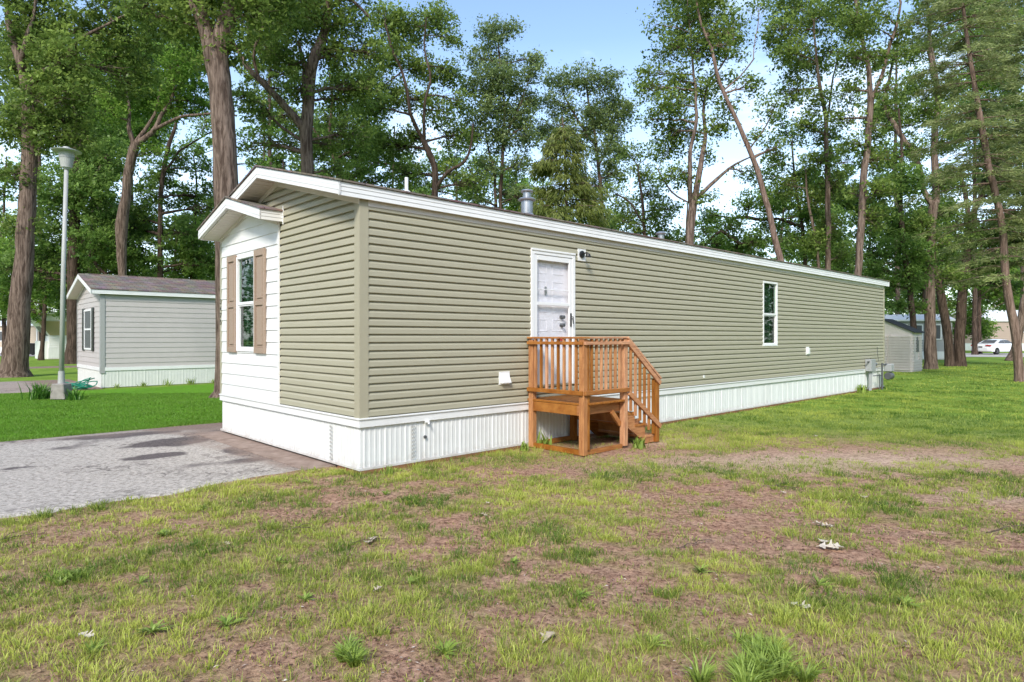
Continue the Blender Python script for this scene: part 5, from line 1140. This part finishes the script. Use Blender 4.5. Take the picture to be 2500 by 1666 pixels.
tree('oak_tree', 'massive trunk beside the shed forking high into two upright limbs', 33.5,
     [[(2139, 850, 32), (2139, 830, 26), (2137, 738, 22), (2136, 633, 21), (2138, 525, 20), (2146, 466, 19)], [(2142, 470, 13), (2127, 440, 12), (2111, 378, 12), (2085, 315, 11), (2067, 260, 10), (2048, 223, 9), (2060, 170, 6), (2065, 110, 5)], [(2150, 470, 15), (2157, 420, 15), (2157, 336, 14), (2159, 210, 13), (2155, 105, 10), (2153, 21, 8), (2150, -60, 6)], [(2159, 210, 5), (2145, 150, 5), (2132, 90, 4)]],
     [(2060, 130, 34, .8), (2110, 110, 34, .8), (2170, 80, 40), (2100, 190, 34), (2070, 230, 34), (2120, 260, 36), (2180, 200, 36, .8), (2100, 340, 34), (2190, 320, 36), (2180, 420, 34), (2140, 30, 40, .8), (2200, 20, 40), (2110, 520, 36), (2170, 560, 34), (2180, 640, 34), (2100, 40, 26, .6), (2150, -60, 70)],
     leaf=.15, lm=M_leafA, bm=M_bark, seed=18)
tree('shade_tree', 'dark trunk leaning left from the base it shares with its neighbour', 36.5,
     [[(2183, 845, 24), (2182, 830, 20), (2181, 800, 18), (2173, 738, 18), (2163, 685, 18), (2155, 643, 16), (2146, 590, 13), (2140, 540, 10)]],
     [(2150, 540, 34), (2190, 590, 34), (2200, 520, 34), (2160, 480, 30), (2220, 640, 28), (2190, 700, 26, .7)], leaf=.16, lm=M_leafC, bm=M_barkd, seed=19)
tree('shade_tree', 'broad dark trunk leaning right with low boughs left of the pine', 36.5,
     [[(2206, 846, 28), (2206, 830, 24), (2205, 780, 22), (2209, 706, 20), (2217, 633, 19), (2224, 567, 18), (2228, 504, 16)], [(2226, 510, 10), (2224, 441, 10), (2222, 380, 7)], [(2229, 508, 12), (2241, 480, 12), (2254, 441, 10), (2262, 399, 8), (2270, 340, 6)]],
     [(2210, 400, 40), (2260, 330, 40), (2290, 420, 42), (2240, 260, 36), (2200, 480, 38), (2290, 520, 40), (2250, 560, 40), (2300, 600, 34), (2330, 560, 36), (2320, 330, 40), (2340, 440, 40), (2250, 620, 28, .8), (2310, 240, 40), (2340, 650, 30)], leaf=.17, lm=M_leafC, bm=M_barkd, seed=20, cover=1.0)
tree('shade_tree', 'grey trunk glimpsed above the pale trailer roof between the shed and olive home', 52,
     [[(2062, 745, 11), (2062, 732, 10), (2063, 675, 10), (2060, 600, 8), (2058, 500, 6)]], [(2050, 600, 40), (2080, 660, 30), (2040, 660, 30), (2070, 540, 40)], leaf=.22, lm=M_leafC, bm=M_bark, seed=21)
tree('maple_tree', 'small bright green maple on the far lawn left of the tan house', 70,
     [[(2238, 808, 12), (2238, 790, 9), (2238, 770, 7)]], [(2238, 745, 26, 1.2), (2215, 750, 22, 1.2), (2262, 752, 22, 1.2), (2238, 722, 22, 1.2), (2205, 768, 14), (2270, 768, 12)], leaf=.26, lm=M_leafB, bm=M_barkd, seed=22, clus=.5)
tree('oak_tree', 'grey trunk at the right edge behind the pine', 45,
     [[(2328, 828, 34), (2334, 805, 18), (2346, 738, 14), (2352, 690, 13), (2354, 600, 12), (2356, 450, 10), (2356, 300, 7)]],
     [(2350, 250, 50), (2330, 150, 50), (2350, 60, 50), (2290, 90, 44), (2280, 180, 44), (2340, 370, 50), (2250, 60, 40, .8), (2340, -30, 60), (2340, 520, 44), (2270, 10, 44)], leaf=.18, lm=M_leafB, bm=M_bark, seed=23)
tree('maple_tree', 'slim black trunk under a low bright green canopy by the trash bin', 46,
     [[(94, 822, 14), (97, 800, 9), (101, 750, 9), (104, 680, 8), (106, 620, 7), (104, 560, 5)], [(103, 700, 4), (75, 660, 3)], [(104, 680, 4), (125, 640, 3)]],
     [(100, 640, 45), (60, 660, 40), (20, 650, 45), (130, 640, 40), (80, 590, 40), (30, 590, 45), (0, 690, 40), (110, 690, 32, .9), (60, 710, 28, .7), (0, 620, 45), (140, 590, 30), (20, 715, 25, .6)], leaf=.2, lm=M_leafB, bm=M_barkd, seed=24, cover=1.1)
tree('maple_tree', 'light green leafy tree just left of the front gable overhang', 44,
     [[(440, 640, 7), (442, 560, 6), (448, 500, 5), (452, 430, 4), (445, 360, 3)], [(444, 560, 4), (470, 520, 3), (485, 470, 3)], [(435, 600, 4), (405, 540, 3)]],
     [(480, 560, 30, .9), (450, 590, 34, .9), (490, 610, 34), (420, 570, 30, .7), (440, 520, 30, .5), (480, 440, 26, .5), (460, 340, 28, .5), (410, 620, 30), (490, 520, 22, .6), (430, 470, 26, .5), (400, 430, 26, .5), (590, 370, 30, .4), (610, 300, 26, .4), (560, 300, 20, .4)], leaf=.2, lm=M_leafB, bm=M_barkd, seed=25)
# drooping hemlock: trunk with weeping foliage
def conifer(name, label, Y, path, tiers, lm, bm, seed, droop=.25, needle=.10, dens=1.0, dead=0, hang=0):
    """tiers: (y, left_len_px, right_len_px)"""
    rr = np.random.default_rng(seed+500); px = Y/F*V_; b0 = path[0]; root = at(b0[0], b0[1], Y)
    rt = thing(name, label, 'tree', (root.x, root.y, 0)); off = np.array([root.x, root.y, 0])
    pts = [tuple(at(x, y, Y)) for x, y, w_ in path]; rad = [w_*px/2 for *_, w_ in path]
    if pts[0][2] > .6: pts = [(pts[0][0]+.1, pts[0][1], -.05), (pts[0][0]+.08, pts[0][1], 1)]+pts; rad = [rad[0]*1.5, rad[0]*1.1]+rad
    else: pts[0] = (pts[0][0], pts[0][1], -.05)
    P, Rr = resample(pts, rad, .3, rr, .012); V, Fq = tube_np(P, Rr, 12, rr, .1); npmesh('trunk', V-off, Fq, bm, rt, smooth=True)
    br = Acc(); C = []; D = []; T = []
    for (y, ll, rl, *rest) in tiers:
        z = CAMZ+(HZ-y*V_)/F*Y; j = int(np.argmin(np.abs(P[:, 2]-z))); p0 = P[j]; nbr = rest[0] if rest else 5
        for k in range(nbr):
            a = rr.uniform(0, 2*np.pi); ln_ = ((rl if math.cos(a) > 0 else ll)*abs(math.cos(a))+.5*(ll+rl)*.5*abs(math.sin(a)))*px*rr.uniform(.75, 1.15); ln_ = max(ln_, .3)
            d = np.array([math.cos(a), math.sin(a), 0]); n = 8; f = np.linspace(0, 1, n)[:, None]
            cur = p0+d*f*ln_+np.array([0, 0, 1])*(-droop*ln_*f**1.5+.1*ln_*f)+rr.normal(0, .015, (n, 3))*ln_*.3
            V, Fq = tube_np(cur, np.linspace(.03, .007, n)*(.6+ln_*.15), 4, rr); br.add(V-off, Fq)
            m = int(ln_*42*dens); fi = rr.uniform(.22, 1, m)**.8; q = p0+d*fi[:, None]*ln_+np.array([0, 0, 1])*(-droop*ln_*fi**1.5+.1*ln_*fi)[:, None]
            sd_ = np.cross(d, [0, 0, 1]); lat = rr.normal(0, 1, m)*(.10+.22*ln_*(1-fi)*.5+.12)
            q = q+sd_*lat[:, None]; q[:, 2] += rr.normal(0, .03, m)-np.abs(lat)*.25-hang*rr.random(m)
            per = 5; q = np.repeat(q, per, 0)+rr.normal(0, .055, (m*per, 3))
            dd = d*.6+sd_*np.sign(np.repeat(lat, per))[:, None]*.6+rr.normal(0, .35, (m*per, 3))+np.array([0, 0, -.15-3*hang]); C.append(q); D.append(dd); T.append(np.clip(rr.normal(.45, .2)+rr.normal(0, .15, m*per), 0, 1))
    for k in range(dead):
        j = rr.integers(int(len(P)*.18), int(len(P)*.6)); a = rr.uniform(0, 2*np.pi); ln_ = rr.uniform(.8, 2.6); d = np.array([math.cos(a), math.sin(a)*.5, rr.uniform(-.35, .15)]); f = np.linspace(0, 1, 7)[:, None]
        cur = P[j]+d*f*ln_+np.array([0, 0, -1])*.22*ln_*f**2+rr.normal(0, .03, (7, 3)); V, Fq = tube_np(cur, np.linspace(.014, .004, 7), 4, rr); br.add(V-off, Fq)
        for s_ in range(4):
            i = rr.integers(2, 6); e = cur[i]+np.array([rr.normal(0, .4), rr.normal(0, .3), -rr.uniform(.1, .5)]); V, Fq = tube_np(np.array([cur[i], (cur[i]+e)/2+[0, 0, .05], e]), [.006, .004, .003], 3, rr); br.add(V-off, Fq)
    V, Fq = br.out(); npmesh('branches', V, Fq, bm, rt, smooth=True)
    C = np.concatenate(C); D = np.concatenate(D); D /= np.linalg.norm(D, axis=1)[:, None]; T = np.concatenate(T); n = len(C)
    s = np.cross(D, rr.normal(0, 1, (n, 3))); s /= np.linalg.norm(s, axis=1)[:, None]; L_ = (needle*rr.uniform(.7, 1.3, n))[:, None]
    Q = np.stack([C-s*L_*.10, C+D*L_-s*L_*.02, C+s*L_*.10], 1); npmesh('crown', Q.reshape(-1, 3)-off, np.arange(3*n).reshape(n, 3), lm, rt, attr={'v': np.repeat(T, 3)})
    TREES[label] = n
    return rt
conifer('hemlock_tree', 'drooping yellow green hemlock with a pale bare stem behind the chimney flue', 27, [(1305, 530, 9), (1303, 511, 8), (1299, 390, 6), (1295, 304, 4), (1292, 270, 2)],
        [(y, (26+(y-280)*.45)*(.6+((y*37)%10)/10*.8), (20+(y-280)*.30)*(.6+((y*53)%10)/10*.8), 4+(y*7)%4) for y in range(290, 500, 13)], M_hem, M_bark, 1, droop=.22, needle=.22, dens=.8, hang=.3)
conifer('pine_tree', 'tall pinkish pine trunk leaning left with wispy flat branches at right', 24, [(2344, 878, 24), (2342, 860, 19), (2337, 801, 18), (2330, 738, 18), (2318, 692, 17), (2310, 633, 16), (2304, 525, 14), (2287, 441, 14), (2270, 378, 13), (2256, 294, 13), (2241, 210, 11), (2228, 126, 9), (2216, 42, 7), (2206, -30, 6), (2195, -110, 4)],
        [(y, 95+.10*y, 90, 6) for y in range(-90, 520, 26)]+[(y, 110, 60, 3) for y in range(520, 650, 26)], M_needle, M_barkp, 2, droop=.26, needle=.17, dens=.62, dead=30)
conifer('pine_tree', 'dark pine further back filling the right edge behind the leaning pine', 34, [(2420, 850, 20), (2415, 700, 16), (2405, 400, 12), (2400, 100, 8), (2398, -60, 5)],
        [(y, 120, 60, 7) for y in range(0, 640, 24)], M_needle, M_barkd, 3, droop=.25, needle=.24, dens=.6, dead=10)
# background trees, each one a tree; filled crowns above the roofs
def bgtree(label, x, ytop, half, Y, lm, seed, ybot=640, n=16, dens=1.0, r=34, leaf=.24, cover=1.0):
    q = np.random.default_rng(seed+900); bl = []
    for i in range(n):
        f = q.random(); yy = ytop+r*.7+(ybot-ytop-r)*f; ww = half*(math.sin(math.pi*min(1, .25+.75*f)*.9)**.6)
        bl.append((x+q.uniform(-1, 1)*ww, yy, r*q.uniform(.75, 1.2), dens))
    path = [(x, ybot+60, 9), (x+q.uniform(-6, 6), (ybot*.6+ytop*.4), 6), (x+q.uniform(-10, 10), ytop+30, 3)]
    tree('woodland_tree', label, Y, [path], bl, leaf=leaf, lm=lm, bm=M_barkd, seed=seed+300, cover=cover, group='woodland trees far behind the homes')
bgtree('woodland tree at the left edge beyond the big trunk, filling in green under its boughs', 10, 330, 70, 60, M_leafB, 1, 720, 18, .7)
bgtree('dense woodland tree directly above the ridge of the grey home, left half', 240, 430, 80, 58, M_leafC, 2, 700, 18, 1)
bgtree('dense woodland tree over the grey home roof beside the gable overhang', 400, 470, 75, 60, M_leafC, 3, 700, 16, .9)
bgtree('woodland tree high behind the twisted trunk, left of the huge furrowed trunk', 300, 30, 100, 56, M_leafB, 4, 330, 18, .8, 46)
bgtree('woodland tree seen between the huge furrowed trunk and the forked trunk', 610, 200, 60, 60, M_leafA, 5, 520, 14, .45)
bgtree('woodland tree behind the forked trunk, topping the roof to its right', 780, 150, 80, 55, M_leafA, 6, 560, 18, .75)
bgtree('woodland tree standing behind the white roof pipe', 900, 260, 80, 58, M_leafC, 7, 580, 16, .7)
bgtree('woodland tree filling the gap behind the twin stemmed dark tree', 1050, 330, 70, 60, M_leafC, 8, 590, 14, .6)
bgtree('woodland tree directly behind the chimney flue', 1190, 380, 60, 62, M_leafB, 9, 600, 12, .8)
bgtree('low woodland tree over the roof right of the hemlock', 1370, 470, 50, 60, M_leafC, 10, 620, 9, .55)
bgtree('pale green low woodland tree touching the roof line right of the three limbed tree', 1690, 530, 60, 60, M_leafB, 11, 660, 10, 1.0, 26)
bgtree('woodland tree behind the long leaning trunk, right side', 1800, 380, 60, 62, M_leafC, 12, 660, 13, .55)
bgtree('woodland tree behind the straight reddish trunk', 1900, 300, 60, 60, M_leafC, 13, 680, 15, .6)
bgtree('woodland tree behind the pale forked trunk at roof end', 2000, 380, 60, 62, M_leafC, 14, 700, 16, .8)
bgtree('woodland tree high between the pale V fork and the massive trunk', 2060, 60, 60, 55, M_leafA, 15, 420, 12, .45)
bgtree('woodland tree behind the shed and the massive trunk', 2120, 440, 70, 62, M_leafC, 16, 740, 18, 1)
bgtree('woodland tree right of the pair of dark trunks', 2250, 480, 70, 64, M_leafB, 17, 720, 16, .9)
bgtree('woodland tree at right edge behind the tan house', 2350, 540, 70, 100, M_leafC, 18, 740, 16, 1.1)
bgtree('woodland tree high at the right behind the pine top', 2240, 60, 90, 60, M_leafA, 19, 460, 18, .6)
bgtree('woodland tree filling the top left corner behind the big trunk', 90, 10, 90, 50, M_leafA, 20, 330, 16, .8, 46)
bgtree('woodland tree at upper left between the lamp post and twisted trunk', 210, 120, 80, 52, M_leafB, 21, 480, 16, .8, 44)
bgtree('woodland tree right of the huge furrowed trunk near the top edge', 620, 0, 80, 48, M_leafA, 22, 300, 12, .6, 40)
bgtree('low woodland tree under the long limb behind the gable ridge', 650, 330, 60, 50, M_leafC, 23, 560, 10, .7, 34)
bgtree('low dense woodland tree between the roof pipe and the twin stems', 960, 420, 60, 50, M_leafC, 24, 600, 10, .8, 30)
bgtree('woodland tree low behind the three limbed tree', 1580, 440, 70, 52, M_leafC, 25, 660, 12, .7, 30)
bgtree('woodland tree low behind the reddish trunk and pale forked trunk', 1930, 480, 60, 52, M_leafC, 26, 690, 12, .9, 32)
# far wood as one mass
def far_wood():
    rr = np.random.default_rng(77); C = []; 
    for i in range(1700):
        a = rr.uniform(-62, 62); Y = rr.uniform(105, 150); X = Y*math.tan(R(a)); h = 12+5*vnoise(np.array([X*.06]), np.array([2.]))[0]
        z = rr.uniform(.5, h); n = 60; C.append(np.array([X, Y, z])+rr.normal(0, 1.5, (n, 3))*[1.3, 1, .9])
    C = np.concatenate(C); C = C[C[:, 2] > .3]; P, Fq = leaf_quads(C, .75, rr, .3)
    o = npmesh('far_wood', P, Fq, M_leafC, attr={'v': np.repeat(np.clip(rr.normal(.45, .22, len(C)), 0, 1), 4)})
    tag(o, 'distant belt of green woodland behind all the homes', 'woodland', kind='stuff')
far_wood()
def wood_behind():
    rr = np.random.default_rng(78); C = []
    for i in range(2000):
        a = rr.uniform(0, 3)
        if a < 1: X, Y = -48+96*a, -40-8*rr.random()
        elif a < 2: X, Y = -50-8*rr.random(), -40+74*(a-1)
        else: X, Y = 52+8*rr.random(), -40+80*(a-2)
        C.append(np.array([X, Y, rr.uniform(1, 17)])+rr.normal(0, 1.7, (110, 3)))
    C = np.concatenate(C); C = C[C[:, 2] > .3]; P, Fq = leaf_quads(C, .55, rr, .3)
    o = npmesh('woodland_opposite', P, Fq, M_leafC, attr={'v': np.repeat(np.clip(rr.normal(.45, .22, len(C)), 0, 1), 4)}); tag(o, 'green woodland across the yard that the windows mirror', 'woodland', kind='stuff')
wood_behind()

# ============================================================ yard details: dead leaves, weeds, twigs
def dead_leaf(seed, size):
    rr = np.random.default_rng(seed); n = 30; ph = rr.uniform(0, 1); cv = rr.uniform(-1, 1); V = []; F_ = []
    for i in range(n+1):
        f = i/n; env = math.sin(math.pi*min(.98, f**.8+.02))**.7; lobe = .42+.58*max(0, math.cos((f*3.6+.1)*2*math.pi))**.8
        stem = 0 if f < .12 else 1; w1 = max(.012, .36*env*lobe*stem*rr.uniform(.9, 1.1)); w2 = max(.012, .36*env*(.42+.58*max(0, math.cos((f*3.6+.1+.12*ph)*2*math.pi))**.8)*stem)
        for k, y in enumerate((-w2, -w2*.5, 0, w1*.5, w1)):
            fwd = .16*abs(y)*1.6; V.append(((f+fwd-.5)*size, y*size, size*(.05+.55*abs(y)**1.3*(1+.4*cv)+.10*math.sin(f*3+cv*2)*abs(cv)+.05*math.sin(9*f+8*y))))
    for i in range(n):
        for k in range(4): F_.append((i*5+k, (i+1)*5+k, (i+1)*5+k+1, i*5+k+1))
    me = bpy.data.meshes.new('dead_leaf'); me.from_pydata(V, [], F_); me.update(); a = me.attributes.new('v', 'FLOAT', 'POINT'); c = rr.random()
    a.data.foreach_set('value', np.clip(np.full(len(V), c)+rr.normal(0, .06, len(V)), 0, 1).astype(np.float32)); me.materials.append(M_dead)
    return me
leafspots = [(1885, 1208, 'pale dead leaf upper of the two right of centre, lying on bare soil', .15), (1902, 1212, 'curled pale leaf overlapping the upper pale leaf', .12), (1893, 1248, 'brownish tip leaf of the pale leaf heap on the right', .15), (1905, 1260, 'largest whitish oak leaf in the heap on the right', .19), (1925, 1262, 'whitish leaf at the right end of the leaf heap', .14),
             (1985, 1145, 'small grey leaf lying on the sandy strip', .12), (1838, 1398, 'cream oak leaf lying in grass near the bottom right', .15), (1260, 1472, 'cream oak leaf near the bottom centre', .13), (868, 1357, 'small pale leaf on red soil left of centre', .09), (858, 1238, 'dry tan leaf among twigs below the white skirting', .12), (846, 1246, 'curled brown leaf beside the dry tan leaf', .12), (197, 1468, 'pale star shaped leaf at the bottom left', .11), (1112, 1187, 'tiny cream leaf in the grass below the steps', .08), (1875, 1004, 'small white leaf in the green turf at right', .1), (1800, 1130, 'white sliver of a leaf beside a twig on sandy soil', .08), (520, 1255, 'tiny pale leaf in the grass at left', .07), (1120, 1160, 'small tan leaf between grass tufts in mid yard', .08)]
for i, (x, y, lb, sz) in enumerate(leafspots):
    Yd = CAMZ*F/(y*V_-HZ); p = at(x, y, Yd); o = bpy.data.objects.new('dead_leaf', dead_leaf(i, sz*.95)); COL.objects.link(o)
    o.location = (p.x, p.y, float(ground_z(np.array([p.x]), np.array([p.y]))[0])+.018); o.rotation_euler = (R(random.uniform(-8, 14)), R(random.uniform(-8, 8)), random.uniform(0, 6.28))
    tag(o, lb, 'dead leaf', 'dead leaves scattered on the yard')
def weed(x, y, size, n, label, seed, wd=.16):
    Yd = CAMZ*F/(y*V_-HZ); p = at(x, y, Yd); rr = np.random.default_rng(seed); Vs = []; Fs = []; vv = []
    z0 = float(ground_z(np.array([p.x]), np.array([p.y]))[0])
    for i in range(n):
        a = rr.uniform(0, 6.28); l = size*rr.uniform(.55, 1.1); e = rr.uniform(.15, 1.35); a += 0; c = rr.uniform(.3, 1); k = len(Vs); d = np.array([math.cos(a), math.sin(a), 0]); s = np.array([-d[1], d[0], 0])
        for j in range(5):
            f = j/4; q = d*l*f*math.cos(e*.9)+np.array([0, 0, 1])*(l*f*math.sin(e)-.5*l*f*f*math.sin(e))+[0, 0, .005]; ww = wd*l*math.sin(math.pi*min(.97, .12+.86*f))*(1+.25*(-1)**j)
            Vs += [q-s*ww/2, q+s*ww/2+np.array([0, 0, .002])]; vv += [c, c]
        for j in range(4): Fs.append([k+2*j, k+2*j+1, k+2*j+3, k+2*j+2])
    o = npmesh('weed_plant', np.array(Vs), np.array(Fs), M_weed, attr={'v': np.array(vv)}); o.location = (p.x, p.y, z0)
    tag(o, label, 'weed', 'green weeds in the yard')
weeds = [(820, 1520, .20, 90, 'lush bright weed clump at the bottom, left of centre'), (800, 1480, .13, 30, 'leafy weed just above the lush bottom clump'), (1720, 1545, .30, 190, 'largest light green weed clump at the bottom edge right of centre'), (1745, 1490, .17, 70, 'feathery light green weed above the largest bottom clump'), (550, 1150, .10, 22, 'rosette weed near the driveway edge, upper left yard'), (372, 1228, .13, 34, 'rounded bright weed at the left, below the driveway'), (465, 1165, .12, 24, 'broad leaved weed below the driveway tip'), (320, 1340, .14, 28, 'pale broad weed at the left edge of the bare soil'), (350, 1455, .15, 24, 'star shaped weed in the lower left yard'), (160, 1330, .16, 40, 'dense weed clump in the left foreground'), (690, 1110, .12, 22, 'spiky weed just below the white skirting corner'), (885, 1135, .11, 20, 'grey green weed under the near home corner'), (1610, 1310, .13, 36, 'dark green tuft below the leaf heap'), (1880, 1340, .14, 30, 'feathery weed right of the dark tuft'), (1180, 1290, .10, 22, 'small rosette weed in the mid yard'), (1330, 1370, .12, 24, 'weed rosette on red soil in the lower centre'), (940, 1340, .12, 20, 'upright weed on the bare patch left of centre'), (520, 1440, .13, 22, 'pointed weed rosette low left of centre'), (640, 1290, .10, 18, 'small flat weed beside the bare red patch'), (1500, 1480, .13, 26, 'grassy weed at the bottom, left of the largest clump'), (2080, 1390, .13, 24, 'weed rosette in the lower right yard'), (1020, 1500, .14, 26, 'tall leafy weed at the bottom centre'), (210, 1500, .15, 24, 'weed rosette in the bottom left corner area'), (700, 1380, .10, 18, 'tiny rosette weed on the soil left of the upright weed')]
def clump(x, y, size, n, label, seed):
    Yd = CAMZ*F/(y*V_-HZ); p = at(x, y, Yd); rr = np.random.default_rng(seed); k = rr.integers(7, 11); cx = rr.normal(0, size*.45, k); cy = rr.normal(0, size*.35, k); j = rr.integers(0, k, n)
    a = rr.uniform(0, 6.28, n); bx = p.x+cx[j]+np.cos(a)*.015; by = p.y+cy[j]+np.sin(a)*.015
    o = blades('weed_plant', bx, by, size*rr.uniform(.25, .6, n), np.full(n, .011), M_weed, np.clip(rr.normal(.65, .2, n), 0, 1), 1.0, la=a+rr.normal(0, .3, n)); o.data.transform(Matrix.Translation((-p.x, -p.y, 0))); o.location = (p.x, p.y, 0)
    tag(o, label, 'weed', 'green weeds in the yard')
for i, (x, y, sz, n, lb) in enumerate(weeds):
    if n >= 40: clump(x, y, sz*.8, n*5, lb, 300+i); continue
    weed(x, y, sz*.85, int(n*1.2), lb, 300+i, (.11, .06, .15)[i % 3])
def twig(x, y, l, rz, label, seed):
    Yd = CAMZ*F/(y*V_-HZ); p = at(x, y, Yd); rr = np.random.default_rng(seed); m = MB(); pts = [Vector((l*f-.5*l, rr.normal(0, .02)*l*2, .012+.02*abs(math.sin(3*f))) ) for f in np.linspace(0, 1, 8)]; m.tube(pts, [.005-.003*i/7 for i in range(8)], 6)
    m.tube([pts[3], pts[3]+Vector((.12*l, .18*l, .01)), pts[3]+Vector((.25*l, .3*l, 0))], [.003, .0025, .002], 5); m.tube([pts[5], pts[5]+Vector((.1*l, -.15*l, .02))], [.003, .002], 5)
    o = m.build('twig', M_bark); o.location = (p.x, p.y, float(ground_z(np.array([p.x]), np.array([p.y]))[0])); o.rotation_euler = (0, 0, rz); tag(o, label, 'twig', 'fallen twigs')
for i, a in enumerate([(1790, 1118, .6, -.3, 'long forked twig lying on the sandy patch'), (1600, 1250, .4, .5, 'bent twig on the soil right of centre'), (858, 1240, .35, .2, 'dark twig under the dry leaves below the skirting'), (2320, 1215, .6, .4, 'dark dead branch at the right edge of the sand'), (690, 1215, .3, .1, 'thin twig in the upper left yard'), (20, 1240, .5, .9, 'twig at the far left edge of the yard')]): twig(*a, 700+i)
# litter of small bark chips and pale bits as one stuff object
def litter():
    rr = np.random.default_rng(5); n = 60000; Y = 2.7+(rr.random(n)**1.4)*10; X = rr.uniform(-1, 1, n)*.85*Y; g, sd_, lush, far, t, s = regions(X, Y)
    k = (s < .5) & ~((s > -.03) & (t > -.05)) & (rr.random(n) < (1.05-g)*(1-far)); X, Y = X[k], Y[k]; n = len(X); Z = ground_z(X, Y)+.004
    C = np.stack([X, Y, Z], 1); l = (.006+.03*rr.random(n)**1.6)[:, None]; a = rr.uniform(0, 6.28, n); d = np.stack([np.cos(a), np.sin(a), rr.uniform(-.2, .3, n)], 1); s_ = np.stack([-np.sin(a), np.cos(a), rr.uniform(-.3, .3, n)], 1)*rr.uniform(.12, .45, n)[:, None]
    P = np.stack([C-d*l*.5, C+s_*l*.5+[0, 0, .003], C+d*l*.5, C-s_*l*.5+[0, 0, .002]], 1)
    mt = leaf_mat('bark_chip', (.07,.03,.02), (.34,.2,.14), .0, .8, (.7,.6,.5)); v = rr.random(n)**1.3
    o = npmesh('leaf_litter', P.reshape(-1, 3), np.arange(4*n).reshape(n, 4), mt, attr={'v': np.repeat(v, 4)}); tag(o, 'reddish bark chips and leaf litter strewn over the bare soil', 'litter', kind='stuff')
litter()
print('leaf counts', sum(TREES.values()), 'objects', len(bpy.data.objects))
